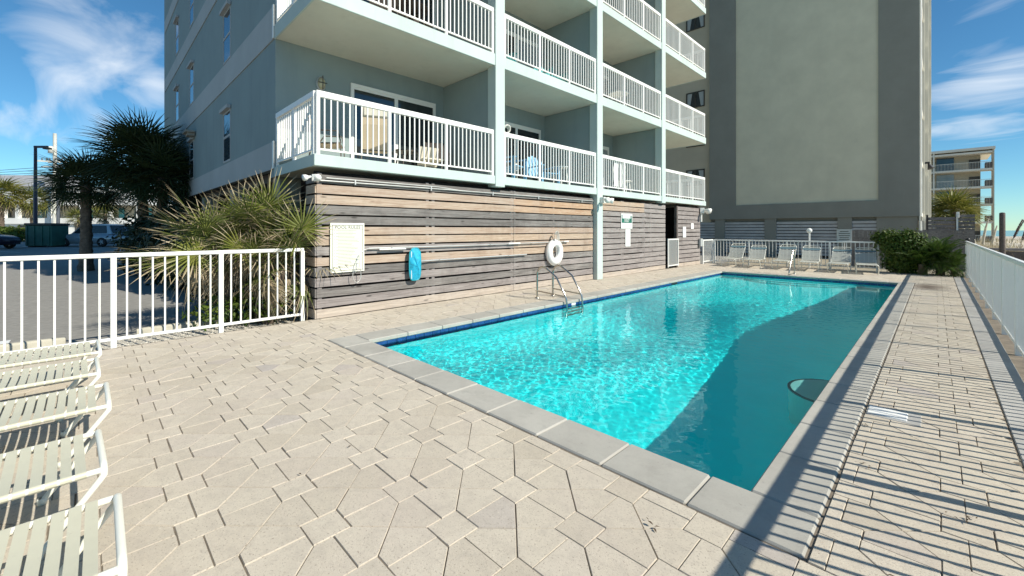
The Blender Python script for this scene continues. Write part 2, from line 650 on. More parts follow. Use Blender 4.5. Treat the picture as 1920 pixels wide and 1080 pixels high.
M['stalk'] = simple('pale_dry_stalk', (0.52, 0.47, 0.38), 0.9, var=0.25, scale=6)
M['fan'] = leaf_mat('fan_leaf', (0.085, 0.115, 0.022), (0.15, 0.17, 0.045), (0.46, 0.37, 0.24), 0.55, 0.3)
M['fan_bright'] = leaf_mat('bright_fan_leaf', (0.15, 0.185, 0.028), (0.22, 0.23, 0.05), (0.52, 0.43, 0.29), 0.58, 0.3)
M['fan_dry'] = leaf_mat('dry_fan_leaf', (0.40, 0.33, 0.21), (0.30, 0.235, 0.15), (0.50, 0.42, 0.31), 0.7, 0.2)
M['fan_shaded'] = leaf_mat('shaded_palm_leaf', (0.030, 0.050, 0.018), (0.045, 0.065, 0.022), (0.08, 0.08, 0.035), 0.85, 0.15)  # palm leaf darkened, the building's shade is put into the colour
M['fan_lit'] = leaf_mat('sunlit_palm_leaf', (0.14, 0.16, 0.026), (0.24, 0.23, 0.05), (0.45, 0.35, 0.16), 0.8, 0.3)  # brighter copy of the palm leaf, sunlight put into its colour
M['leaf'] = leaf_mat('glossy_leaf', (0.045, 0.095, 0.012), (0.11, 0.15, 0.02), (0.12, 0.14, 0.02), 1.6, 0.25)
M['leaf_shaded'] = leaf_mat('shaded_leaf', (0.018, 0.03, 0.011), (0.028, 0.045, 0.015), (0.03, 0.04, 0.015), 1.6, 0.15)  # darker leaf copy with the shade by the building in its colour
M['sago'] = leaf_mat('feather_frond', (0.04, 0.09, 0.013), (0.08, 0.13, 0.02), (0.14, 0.13, 0.03), 1.05, 0.2)
M['drygrass'] = leaf_mat('dry_grass', (0.34, 0.28, 0.15), (0.22, 0.20, 0.09), (0.48, 0.40, 0.26), 0.6, 0.2)
M['plume'] = leaf_mat('reed_plume', (0.20, 0.14, 0.13), (0.26, 0.19, 0.16), (0.36, 0.29, 0.24), 0.8, 0.3)
M['litter'] = simple('dead_leaf', (0.09, 0.06, 0.035), 0.9)

# ------------------------------------------------------------------ setting: ground
XW = -7.32          # plane of the slatted wall
XF = -7.20          # front edge of the balcony slabs
PX0, PX1, PY0, PY1 = -5.47, -0.735, 2.67, 16.2      # inner edge of the pool


def gz(x):
    """height of the car park, rising slowly away from the pool"""
    if x > -9.6:
        return -0.12
    return -0.12 + 0.40 * min(1.0, (-9.6 - x) / 38.0)


mb = MB()
xs = [-7.4, -8.3, -9.6, -20, -30, -47.6, -160, -900]
ys = [-600, -60, -20, -5, 0, 3, 10, 20, 60, 900]
vs = [(x, y, gz(x)) for x in xs for y in ys]
ny = len(ys)
fs = []
for i in range(len(xs) - 1):
    for j in range(ny - 1):
        fs.append((i * ny + j, i * ny + j + 1, (i + 1) * ny + j + 1, (i + 1) * ny + j))
mb.add(vs, fs)
mb.build('asphalt_car_park', M['asphalt'], kind='structure')

mb = MB()
mb.add([(-8.32, -8, -0.10), (-7.40, -8, -0.085), (-7.40, 2.72, -0.085), (-8.32, 2.72, -0.10)], [(0, 1, 2, 3)])
gs = mb.build('gravel_strip', M['gravel'], kind='structure')
mb = MB()
for k in range(2600):
    x, y = rnd.uniform(-8.3, -7.42), rnd.uniform(-1.2, 2.7)
    r = rnd.uniform(0.006, 0.017)
    z = -0.092
    a = rnd.uniform(0, PI)
    c, s_ = math.cos(a) * r, math.sin(a) * r
    h = r * rnd.uniform(0.5, 1.1)
    mb.add([(x + c, y + s_, z), (x - s_, y + c * 0.8, z), (x - c, y - s_, z), (x + s_, y - c * 0.8, z), (x, y, z + h)],
           [(0, 1, 4), (1, 2, 4), (2, 3, 4), (3, 0, 4)])
mb.build('gravel', M['stone'], kind='stuff')

mb = MB()
mb.add([(-600, 20.42, -0.13), (1.2, 20.42, -0.13), (1.2, 600, -0.4), (-600, 600, -0.1)], [(0, 1, 2, 3)])
mb.add([(-7.40, 2.72, -0.125), (-7.40, 20.42, -0.125), (-40, 20.42, -0.128), (-40, 2.72, -0.128)], [(3, 0, 1, 2)])
mb.build('sandy_ground', M['grassground'], kind='structure')

mb = MB()
W = 60
sx = [0.75 + 0.5 * i for i in range(14)] + [10 + 6 * i for i in range(12)]
sy = [-60 + 6 * i for i in range(11)] + [3 + 1.0 * i for i in range(40)] + [46 + 8 * i for i in range(20)]


def dz(x, y):
    t = min(1.0, max(0.0, (x - 0.9) / 3.0))
    return -0.16 - 0.25 * t + 0.14 * t * math.sin(x * 0.9 + 1.3 * math.sin(y * 0.31)) * math.sin(y * 0.43 + 0.6) - 0.012 * max(0, x - 20) * 0.6


vs = [(x, y, dz(x, y)) for x in sx for y in sy]
ny = len(sy)
fs = [(i * ny + j, (i + 1) * ny + j, (i + 1) * ny + j + 1, i * ny + j + 1) for i in range(len(sx) - 1) for j in range(ny - 1)]
mb.add(vs, fs, True)
mb.build('sand_beach', M['sand'], kind='structure')
mb = MB()
mb.add([(60, -900, -1.0), (2500, -900, -1.0), (2500, 2500, -1.0), (60, 2500, -1.0)], [(0, 1, 2, 3)])
mb.add([(-400, 205, -0.5), (60, 205, -1.0), (60, 2500, -1.0), (-400, 2500, -0.5)], [(0, 1, 2, 3)])
mb.build('sea', M['sea'], kind='structure')

# ------------------------------------------------------------------ setting: pool deck of pavers
PITCH_X, PITCH_Y, SQ = 0.459, 0.450, 0.185
LX, LY = -1.725, 1.75
deck = thing('pool_deck', None, None)
tag(deck, kind='structure')
mb = MB()
zb = -0.0075


def sheet(mb, x0, x1, y0, y1, z):
    mb.add([(x0, y0, z), (x1, y0, z), (x1, y1, z), (x0, y1, z)], [(0, 1, 2, 3)])


DX0, DX1, DY0, DY1 = -7.36, 0.385, -6.0, 20.38
OX0, OX1, OY0, OY1 = PX0 - 0.40, PX1 + 0.31, PY0 - 0.36, PY1 + 0.34      # outer edge of the coping
sheet(mb, DX0 - 0.03, 0.90, DY0, OY0 + 0.04, zb)
sheet(mb, DX0 - 0.03, OX0 + 0.04, OY0 + 0.04, OY1 - 0.04, zb)
sheet(mb, OX1 - 0.04, 0.90, OY0 + 0.04, OY1 - 0.04, zb)
sheet(mb, DX0 - 0.03, 0.90, OY1 - 0.04, DY1 + 0.03, zb)
mb.box(DX0 - 0.045, DX0 - 0.031, DY0, DY1, -0.2, -0.004)
mb.build('bedding_sand', M['joint'], deck)


def clip(poly, x0, x1, y0, y1):
    for axis, lim, keep in ((0, x0, 1), (0, x1, -1), (1, y0, 1), (1, y1, -1)):
        out = []
        n = len(poly)
        for i in range(n):
            p, q = poly[i], poly[(i + 1) % n]
            dp, dq = (p[axis] - lim) * keep, (q[axis] - lim) * keep
            if dp >= 0:
                out.append(p)
            if (dp > 0 and dq < 0) or (dp < 0 and dq > 0):
                t = dp / (dp - dq)
                out.append((p[0] + (q[0] - p[0]) * t, p[1] + (q[1] - p[1]) * t))
        poly = out
        if len(poly) < 3:
            return []
    return poly


def area(p):
    return 0.5 * sum(p[i][0] * p[(i + 1) % len(p)][1] - p[(i + 1) % len(p)][0] * p[i][1] for i in range(len(p)))


def inset(poly, d):
    n = len(poly)
    out = []
    for i in range(n):
        p0, p1, p2 = Vector(poly[i - 1]), Vector(poly[i]), Vector(poly[(i + 1) % n])
        e0, e1 = (p1 - p0), (p2 - p1)
        if e0.length < 1e-5 or e1.length < 1e-5:
            out.append(tuple(p1))
            continue
        e0.normalize()
        e1.normalize()
        n0, n1 = Vector((-e0.y, e0.x)), Vector((-e1.y, e1.x))
        k = 1 + n0.dot(n1)
        out.append(tuple(p1 + (n0 + n1) * (d / max(0.35, k))))
    return out


def paver_poly(mb, poly, dz_=0.0, tilt=(0, 0), gap=0.0019, ch=0.0026):
    jx, jy, ja = rnd.gauss(0, 0.0009), rnd.gauss(0, 0.0009), rnd.gauss(0, 0.004)
    mx_ = sum(p[0] for p in poly) / len(poly)
    my_ = sum(p[1] for p in poly) / len(poly)
    poly = [(x + jx - ja * (y - my_), y + jy + ja * (x - mx_)) for x, y in poly]
    a, b = inset(poly, gap), inset(poly, gap + ch)
    cx = sum(p[0] for p in poly) / len(poly)
    cyy = sum(p[1] for p in poly) / len(poly)
    n = len(poly)

    def zz(p):
        return dz_ + (p[0] - cx) * tilt[0] + (p[1] - cyy) * tilt[1]
    vs = [(x, y, zb - 0.004) for x, y in a] + [(x, y, zz((x, y)) - 0.006) for x, y in a] + [(x, y, zz((x, y))) for x, y in b]
    fs = [tuple(range(2 * n, 3 * n))]
    for i in range(n):
        j = (i + 1) % n
        fs.append((i, j, n + j, n + i))
        fs.append((n + i, n + j, 2 * n + j, 2 * n + i))
    mb.add(vs, fs)


polys = []
h = SQ / 2
REG = [(DX0, DX1, -1.7, OY0 - 0.012), (DX0, OX0 - 0.012, OY0 - 0.012, OY1 + 0.012), (OX1 + 0.012, DX1, OY0 - 0.012, OY1 + 0.012), (DX0, DX1, OY1 + 0.012, DY1)]
i0, i1 = int((DX0 - LX) / PITCH_X) - 2, int((DX1 - LX) / PITCH_X) + 2
j0, j1 = int((-2 - LY) / PITCH_Y) - 2, int((DY1 - LY) / PITCH_Y) + 2
for i in range(i0, i1 + 1):
    for j in range(j0, j1 + 1):
        cx, cyy = LX + i * PITCH_X, LY + j * PITCH_Y
        cand = [[(cx - h, cyy - h), (cx + h, cyy - h), (cx + h, cyy + h), (cx - h, cyy + h)]]
        px, py = PITCH_X, PITCH_Y
        cand.append([(cx + h, cyy), (cx + px - h, cyy), (cx + px - h, cyy + h), (cx + px / 2, cyy + py / 2), (cx + h, cyy + h)])
        cand.append([(cx + px - h, cyy), (cx + h, cyy), (cx + h, cyy - h), (cx + px / 2, cyy - py / 2), (cx + px - h, cyy - h)])
        cand.append([(cx, cyy + py - h), (cx, cyy + h), (cx + h, cyy + h), (cx + px / 2, cyy + py / 2), (cx + h, cyy + py - h)])
        cand.append([(cx, cyy + h), (cx, cyy + py - h), (cx - h, cyy + py - h), (cx - px / 2, cyy + py / 2), (cx - h, cyy + h)])
        for pl in cand:
            for rg in REG:
                q = clip(pl, *rg)
                if q and area(q) > 0.0035:
                    polys.append(q)
# a border of narrow cut pieces and the coping gaps are left as they fall


def seen_size(q):
    cx = sum(p[0] for p in q) / len(q)
    cyy = sum(p[1] for p in q) / len(q)
    dpt = (cyy - cx) * _s
    if dpt < 0.4:
        return 0
    aa = (cx + cyy) * _s / dpt
    bb = -1.5 / dpt
    if abs(aa) > 1.25 or bb < -0.87:
        return 0
    return area(q) * 1.5 / dpt ** 3


polys.sort(key=seen_size, reverse=True)
rest = MB()
for k, q in enumerate(polys):
    dzk = rnd.gauss(0, 0.0011)
    tl = (rnd.gauss(0, 0.004), rnd.gauss(0, 0.004))
    if k < 300:
        mb = MB()
        paver_poly(mb, q, dzk, tl)
        mb.build('paver', M['paver'], deck)
    else:
        paver_poly(rest, q, dzk, tl)
rest.build('paver_field', M['paver'], deck, kind='stuff')
# grey concrete band along the right-hand fence
y = -3.0
while y < 20.3:
    y2 = min(y + 0.61, 20.34)
    MB().cbox(0.395, 0.612, y + 0.004, y2 - 0.004, -0.05, 0.002 + rnd.gauss(0, 0.001), 0.005).build('band_slab', M['band'], deck)
    y = y2
mb = MB()
sheet(mb, 0.616, 1.02, -6, 20.42, -0.022)
mb.build('dirt_strip', M['dirt'], kind='structure')

# ------------------------------------------------------------------ swimming pool
pool = thing('swimming_pool', 'long turquoise swimming pool with grey coping and navy waterline tiles', 'pool', ((PX0 + PX1) / 2, PY0, 0))


def pp(o):
    """keep world coordinates under the parent"""
    o.parent = pool
    o.matrix_parent_inverse = Matrix.Translation(-pool.location)
    return o


FLOOR = [(PY0, -1.06), (4.3, -1.10), (6.3, -1.32), (8.4, -1.62), (9.8, -1.55), (11.6, -1.25), (13.4, -1.08), (PY1, -0.98)]
mb = MB()
yy = [PY0 + (PY1 - PY0) * i / 60 for i in range(61)]
zz = list(np.interp(yy, [p[0] for p in FLOOR], [p[1] for p in FLOOR]))
k = np.array([1, 2, 3, 2, 1]) / 9
zz = list(np.convolve(np.pad(zz, 2, mode='edge'), k, 'valid'))
rad = 0.10
sect = [(PX0, -0.035), (PX0, None, rad)] + [0]
vs, fs = [], []
for y, z in zip(yy, zz):
    row = [(PX0, y, -0.030), (PX0, y, z + rad)]
    for q in range(1, 5):
        an = q / 5 * PI / 2
        row.append((PX0 + rad * (1 - math.cos(an)), y, z + rad * (1 - math.sin(an))))
    row.append((PX0 + rad, y, z))
    row.append((PX1 - rad, y, z))
    for q in range(4, 0, -1):
        an = q / 5 * PI / 2
        row.append((PX1 - rad * (1 - math.cos(an)), y, z + rad * (1 - math.sin(an))))
    row += [(PX1, y, z + rad), (PX1, y, -0.030)]
    n = len(row)
    vs += row
for a in range(len(yy) - 1):
    for b in range(n - 1):
        fs.append((a * n + b, (a + 1) * n + b, (a + 1) * n + b + 1, a * n + b + 1))
mb.add(vs, fs, True)
mb.add(vs[:n], [tuple(range(n))])
mb.add(vs[-n:], [tuple(reversed(range(n)))])
basin = pp(mb.build('basin', M['plaster']))
basin.cycles.is_caustics_receiver = True
# half-round entry step on the right wall with a dark tile edge
mb = MB()
cy0, rr = 5.42, 0.40
arc = [(PX1 + 0.002, cy0 - rr)] + [(PX1 - 0.40 * math.sin(PI * q / 24) , cy0 - rr * math.cos(PI * q / 24)) for q in range(1, 24)] + [(PX1 + 0.002, cy0 + rr)]
arc = list(reversed(arc))
mb.prism(arc, -1.6, -0.34)
st = pp(mb.build('step', M['step']))
st.cycles.is_caustics_receiver = True
mb = MB()
inner = [(PX1 + (x - PX1) * 0.95, cy0 + (y - cy0) * 0.965) for x, y in arc]
outer = [(PX1 + (x - PX1) * 1.02, cy0 + (y - cy0) * 1.01) for x, y in arc]
nn = len(arc)
vs = [(x, y, -0.335) for x, y in inner] + [(x, y, -0.335) for x, y in outer] + [(x, y, -0.38) for x, y in outer]
fs = []
for q in range(nn - 1):
    fs.append((q, q + 1, nn + q + 1, nn + q))
    fs.append((nn + q, nn + q + 1, 2 * nn + q + 1, 2 * nn + q))
mb.add(vs, fs)
pp(mb.build('step_edge_tile', M['darktile']))
# wide steps at the far end below the hand rail
for q in range(3):
    mb = MB()
    n_ = 20
    a = [(-3.1 - 1.5 * math.cos(PI * t / n_), PY1 + 0.002 - (0.35 + 0.32 * q) * math.sin(PI * t / n_)) for t in range(n_ + 1)]
    a = [(x, y) for x, y in a]
    mb.prism(a if area(a) > 0 else list(reversed(a)), -1.3, -0.32 - 0.22 * q)
    o = pp(mb.build('step', M['plaster']))
    o.cycles.is_caustics_receiver = True
MB().lathe([(0.001, -1.40), (0.14, -1.40), (0.15, -1.415)], -2.9, 6.6, 18).build('floor_drain', M['darktile'])
pp(bpy.data.objects['floor_drain'])
# coping stones, laid end to end


def coping(x0, x1, y0, y1):
    z1 = 0.006 + rnd.gauss(0, 0.0012)
    pp(MB().cbox(x0 + 0.003, x1 - 0.003, y0 + 0.003, y1 - 0.003, -0.055, z1, 0.010).build('coping_stone', M['coping']))


def run(a, b, step):
    n_ = max(1, round((b - a) / step))
    return [(a + (b - a) * q / n_, a + (b - a) * (q + 1) / n_) for q in range(n_)]


LIP = 0.022
for a, b in run(OX0, OX1, 0.545):
    coping(a, b, OY0, PY0 + LIP)
    coping(a, b, PY1 - LIP, OY1)
for a, b in run(PY0 + LIP, PY1 - LIP, 0.60):
    coping(OX0, PX0 + LIP, a, b)
    coping(PX1 - LIP, OX1, a, b)
mb = MB()
for (x0, x1, y0, y1) in ((OX0 + .01, OX1 - .01, OY0 + .01, PY0), (OX0 + .01, OX1 - .01, PY1, OY1 - .01), (OX0 + .01, PX0, PY0, PY1), (PX1, OX1 - .01, PY0, PY1)):
    mb.box(x0, x1, y0, y1, -0.30, -0.012)
pp(mb.build('coping_mortar', M['grout']))
# navy waterline tiles
tile_me = MB().cbox(-0.004, 0.006, -0.0735, 0.0735, -0.062, 0.062, 0.002).mesh('tile', M['tile'])
tile_w = MB().cbox(-0.004, 0.006, -0.0735, 0.0735, -0.062, 0.062, 0.002).mesh('depth_marker_tile', M['signplain'])
y = PY0 + 0.08
q = 0
while y < PY1 - 0.05:
    pp(put('tile', tile_w if q in (30,) else tile_me, None, (PX0, y, -0.092)))
    q += 1
    y += 0.1525
x = PX0 + 0.08
while x < PX1 - 0.05:
    pp(put('tile', tile_me, None, (x, PY1, -0.092), rot=(0, 0, -PI / 2)))
    x += 0.1525
# skimmer mouth in the left wall
mb = MB()
mb.box(PX0 - 0.002, PX0 + 0.008, 12.05, 12.45, -0.145, -0.035)
pp(mb.build('skimmer_mouth', M['black']))

# the water surface: a real wind-rippled sheet
nx_, ny_ = 470, 1300
gx = np.linspace(PX0 + 0.0005, PX1 - 0.0005, nx_)
gy = PY0 + 0.0005 + (PY1 - PY0 - 0.001) * (np.linspace(0, 1, ny_) ** 1.35)
X, Y = np.meshgrid(gx, gy)
rng = np.random.default_rng(4)
Z = np.zeros_like(X)
for i in range(110):
    lam = math.exp(rng.uniform(math.log(0.055), math.log(0.24)))
    kk = 2 * PI / lam
    th = rng.normal(0.6, 1.3)
    steep = 0.0052 * (lam / 0.1) ** 0.35
    Z += steep * lam / (2 * PI) * np.sin(kk * (X * math.cos(th) + Y * math.sin(th)) + rng.uniform(0, 6.28))
patch = 0.62 + 0.38 * np.sin(X * 1.1 + 0.9 * np.sin(Y * 0.7) + 0.4) * np.sin(Y * 0.62 + 0.8 * np.sin(X * 0.9))
calm = 1.0 - 0.55 * np.clip((Y - 12.0) / 3.0, 0, 1)
shade = 1.0 - 0.5 * np.clip((X + 2.1) / 0.9, 0, 1)
Z = Z * patch * calm * shade - 0.098
idx = np.arange(nx_ * ny_).reshape(ny_, nx_)
F = np.stack([idx[:-1, :-1], idx[:-1, 1:], idx[1:, 1:], idx[1:, :-1]], -1).reshape(-1, 4)


def np_mesh(name, V, F, mats, smooth=False, uv=None):
    V = np.asarray(V, dtype=np.float32)
    F = np.asarray(F, dtype=np.int32)
    me = bpy.data.meshes.new(name)
    me.vertices.add(len(V))
    me.vertices.foreach_set('co', V.reshape(-1))
    k_ = F.shape[1]
    me.loops.add(F.size)
    me.loops.foreach_set('vertex_index', F.reshape(-1))
    me.polygons.add(len(F))
    me.polygons.foreach_set('loop_start', np.arange(0, F.size, k_, dtype=np.int32))
    me.polygons.foreach_set('use_smooth', np.full(len(F), smooth))
    if uv is not None:
        L = me.uv_layers.new(name='UVMap')
        L.data.foreach_set('uv', np.asarray(uv, dtype=np.float32)[F.reshape(-1)].reshape(-1))
    for m in (mats if isinstance(mats, (list, tuple)) else [mats]):
        me.materials.append(m)
    me.update(calc_edges=True)
    me.validate()
    return me


wat = put('pool_water', np_mesh('pool_water', np.stack([X, Y, Z], -1).reshape(-1, 3), F, M['water'], True), kind='structure')
wat.cycles.is_caustics_caster = True

# ------------------------------------------------------------------ condo building
LV = [2.56, 5.30, 8.20, 11.05, 13.90, 16.75]          # underside of each balcony slab
TH = [0.19, 0.27, 0.25, 0.25, 0.25, 0.25]
PY = [2.62, 6.80, 10.95, 15.20, 19.35]                # pillar lines
XB = -9.31                                            # back wall of the balconies
XE = -26.4                                            # far end of the side wall
YS = 2.64                                             # side wall plane
condo = thing('condo_building', 'blue-grey apartment block with stacked white-railed balconies above the slatted wood wall', 'building', (XF, PY[0], 0))


def cc(o, parent=None):
    o.parent = parent or condo
    if parent is None:
        o.matrix_parent_inverse = Matrix.Translation(-condo.location)
    return o


for i, z in enumerate(LV):
    mb = MB()
    top = z + TH[i]
    # slab: fascia and soffit are separate surfaces of one casting
    mb.box(XB + 0.002, XF - 0.03, PY[0] + 0.03, PY[4] - 0.03, z + 0.012, top, 1)
    mb.cbox(XF - 0.03, XF, PY[0], PY[4], z, top + 0.004, 0.008, 0)
    mb.box(XB + 0.002, XF - 0.03, PY[0], PY[0] + 0.03, z, top + 0.002, 0)
    mb.box(XB + 0.002, XF - 0.03, PY[4] - 0.03, PY[4], z, top + 0.002, 0)
    cc(mb.build('balcony_slab', [M['fascia'], M['soffit']]))
ROOF = 34.0
cc(MB().box(XB - 0.30, XB, YS, 19.33, 2.56, ROOF).build('back_wall', M['wall']))
cc(MB().box(XE, XB - 0.302, YS, YS + 0.3, 2.80, ROOF).build('side_wall', M['wall']))
cc(MB().box(XE, XB - 0.302, 19.03, 19.33, 2.80, ROOF).build('side_wall', M['wall']))
cc(MB().box(XE - 0.3, XE - 0.002, YS, 19.33, 2.80, ROOF).build('rear_wall', M['wall']))
cc(MB().box(XE - 0.3, XF + 0.05, YS - 0.02, 19.45, ROOF + 0.002, ROOF + 0.4).build('roof', M['bandwall']))
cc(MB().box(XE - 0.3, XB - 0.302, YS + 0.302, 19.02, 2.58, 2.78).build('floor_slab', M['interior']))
# pale floor bands across the side wall
for z0, z1 in ((2.72, 3.27), (5.32, 5.98), (8.14, 8.72), (10.98, 11.56), (13.84, 14.42), (16.7, 17.3)):
    cc(MB().box(XE, XB - 0.004, YS - 0.022, YS - 0.002, z0, z1).build('floor_band', M['bandwall']))
    cc(MB().box(XB - 0.05, XB + 0.012, YS - 0.045, YS - 0.024, z0, z1).build('corner_flashing', M['white']))
# windows in the side wall
for xw, ww in ((-13.45, 0.74), (-18.9, 0.74), (-22.4, 0.74)):
    for lv in range(5):
        z0 = (3.32, 6.02, 8.86, 11.7, 14.56)[lv]
        z1 = z0 + 1.36
        mb = MB()
        for a in ((xw - ww / 2 - .05, xw - ww / 2, z0, z1), (xw + ww / 2, xw + ww / 2 + .05, z0, z1), (xw - ww / 2, xw + ww / 2, z1 - .05, z1), (xw - ww / 2, xw + ww / 2, z0, z0 + .05), (xw - ww / 2, xw + ww / 2, (z0 + z1) / 2 - .03, (z0 + z1) / 2 + .03)):
            mb.box(a[0], a[1], YS - 0.012, YS + 0.02, a[2], a[3])
        mb.box(xw - ww / 2 - .09, xw + ww / 2 + .09, YS - 0.10, YS - 0.013, z1, z1 + 0.09)
        w = cc(mb.build('window', M['bandwall']))
        for q in (0, 1):
            za, zb_ = (z0 + .05, (z0 + z1) / 2 - .03) if q == 0 else ((z0 + z1) / 2 + .03, z1 - .05)
            o = MB().box(xw - ww / 2, xw + ww / 2, YS - 0.0040, YS - 0.0015, za, zb_).build('pane', M['glass_blue'])
            o.parent = w
# pillars and party walls
for i, y in enumerate(PY[1:4]):
    z0 = 0.0 if i == 1 else 2.50
    mb = MB()
    hw = 0.15
    mb.cbox(XF - 0.26, XF + 0.02, y - hw, y + hw, z0, ROOF, 0.01)
    cc(mb.build('pillar', M['fascia']))
    for lv in range(6):
        zt = LV[lv + 1] if lv < 5 else ROOF
        cc(MB().box(XB + 0.002, XF - 0.262, y - 0.09, y + 0.09, LV[lv] + TH[lv] + 0.001, zt - 0.001).build('party_wall', M['wall']))


# sliding doors on each balcony
def sliding_door(y0, y1, z0, z1, curtain=False):
    mb = MB()
    x = XB + 0.001
    ym = (y0 + y1) / 2
    for a in ((y0 - .07, y0, z0, z1 + .07), (y1, y1 + .07, z0, z1 + .07), (y0, y1, z1, z1 + .07)):
        mb.box(x, x + 0.045, a[0], a[1], a[2], a[3])
    mb.box(x, x + 0.03, ym - .045, ym + .045, z0, z1)
    mb.box(x, x + 0.025, y0, ym - .045, z0, z0 + .07)
    mb.box(x, x + 0.025, ym + .045, y1, z0, z0 + .07)
    mb.box(x, x + 0.025, y0, ym - .045, z1 - .05, z1)
    mb.box(x, x + 0.025, ym + .045, y1, z1 - .05, z1)
    d = cc(mb.build('sliding_door', M['white']))
    for a, b, mt in ((y0, ym - .045, M['glass']), (ym + .045, y1, M['glass_pale'] if curtain else M['glass'])):
        o = MB().box(x + 0.004, x + 0.012, a, b, z0 + .07, z1 - .05).build('pane', mt)
        o.parent = d


for b in range(4):
    for lv in range(5):
        z0 = LV[lv] + TH[lv]
        sliding_door(PY[b] + 1.62, PY[b] + 3.75, z0 + 0.01, z0 + 1.98, curtain=(b + lv) % 3 == 2)

# balcony railings: rails, posts and pickets
pick_me = MB().box(-0.010, 0.010, -0.010, 0.010, 0, 0.90).mesh('picket', M['white_r'])
n_pick = 0


def railing(p0, p1, z, single):
    """one run of rail between two points on a slab whose top is at z"""
    L = math.hypot(p1[0] - p0[0], p1[1] - p0[1])
    an = math.atan2(p1[1] - p0[1], p1[0] - p0[0])
    mb = MB()
    mb.cbox(0, L, -0.03, 0.03, 0.955, 1.06, 0.006)
    mb.box(0.02, L - 0.02, -0.014, 0.014, 0.075, 0.105)
    rail = put('balcony_railing', mb.mesh('balcony_railing', M['white_r']), None, (p0[0], p0[1], z), rot=(0, 0, an))
    rail.parent = condo
    rail.matrix_parent_inverse = Matrix.Translation(-condo.location)
    npost = max(1, round(L / 1.33))
    posts = [0.03 + (L - 0.06) * q / npost for q in range(npost + 1)]
    for x in posts:
        MB().box(x - 0.028, x + 0.028, -0.024, 0.024, 0.002, 0.957).build('post', M['white_r'], rail)
    joined = MB()
    for a, b in zip(posts, posts[1:]):
        n_ = max(2, round((b - a) / 0.112))
        for q in range(1, n_):
            x = a + (b - a) * q / n_
            if single:
                put('picket', pick_me, rail, (x, 0, 0.08))
            else:
                joined.box(x - 0.010, x + 0.010, -0.010, 0.010, 0.09, 0.97)
    if joined.v:
        joined.build('picket', M['white_r'], rail, kind='stuff')
    return rail


for lv in range(5):
    z = LV[lv] + TH[lv] + 0.004
    for b in range(4):
        ya = PY[b] + (0.045 if b == 0 else 0.17)
        yb = PY[b + 1] - (0.17 if b < 3 else 0.05)
        railing((XF - 0.05, ya), (XF - 0.05, yb), z, lv == 0 or (lv == 1 and b < 4))
    railing((XF - 0.09, PY[0] + 0.045), (XB + 0.02, PY[0] + 0.045), z, lv == 0)
    railing((XF - 0.09, PY[4] - 0.05), (XB + 0.02, PY[4] - 0.05), z, False)
# ground floor under the block: columns and dark walls added to shut out light
for x in (-9.6, -13.5, -17.5, -21.5, -25.9):
    for y in (2.95, 8.5, 14.0, 18.9):
        cc(MB().box(x - 0.2, x + 0.2, y - 0.2, y + 0.2, gz(x) - 0.02, 2.579).build('column', M['grey_wall']))
cc(MB().box(XE, -9.2, 9.6, 9.8, -0.2, 2.578).build('carport_shade_wall', M['interior']))
cc(MB().box(-24.2, -24.0, 3.2, 9.58, -0.2, 2.578).build('carport_shade_wall', M['interior']))
cc(MB().box(-9.2, -9.0, 9.6, 19.2, -0.2, 2.55).build('carport_shade_wall', M['interior']))
cc(MB().box(-9.18, XW - 0.13, 19.05, 19.2, -0.2, 2.55).build('carport_shade_wall', M['interior']))
# small awning light on the side wall
t = MB().box(-18.75, -18.05, YS - 0.30, YS - 0.024, 4.86, 4.92).box(-18.65, -18.15, YS - 0.22, YS - 0.024, 4.76, 4.858)
tag(t.build('wall_light', M['grey_wall']), 'small grey ledge light on the shaded side wall above the palms', 'lamp')

# oval wall lamp
t = thing('wall_lamp', 'oval amber wall lamp beside the sliding door on the lowest corner balcony', 'lamp', (XB + 0.001, 3.52, 4.62))
mb = MB()
prof = [(0.001, 0.0), (0.10, 0.0), (0.10, 0.03), (0.085, 0.045)]
Mx = Matrix.Rotation(PI / 2, 4, 'Y')
mb.lathe([(r, z) for r, z in prof], n=20, M=Matrix.Diagonal((1, 1, 1.5, 1)) @ Mx)
mb.build('backplate', M['galv'], t)
mb = MB()
mb.lathe([(0.078, 0.04), (0.07, 0.085), (0.04, 0.115), (0.001, 0.12)], n=20, M=Matrix.Diagonal((1, 1, 1.5, 1)) @ Mx)
mb.build('lens', M['lampglass'], t)
mb = MB()
mb.box(0.115, 0.13, -0.008, 0.008, -0.15, 0.15)
mb.box(0.115, 0.13, -0.09, 0.09, -0.01, 0.01)
mb.build('guard', M['brown_frame'], t)

# ------------------------------------------------------------------ slatted wood walls
ROWS = 14
PIT = 2.455 / ROWS


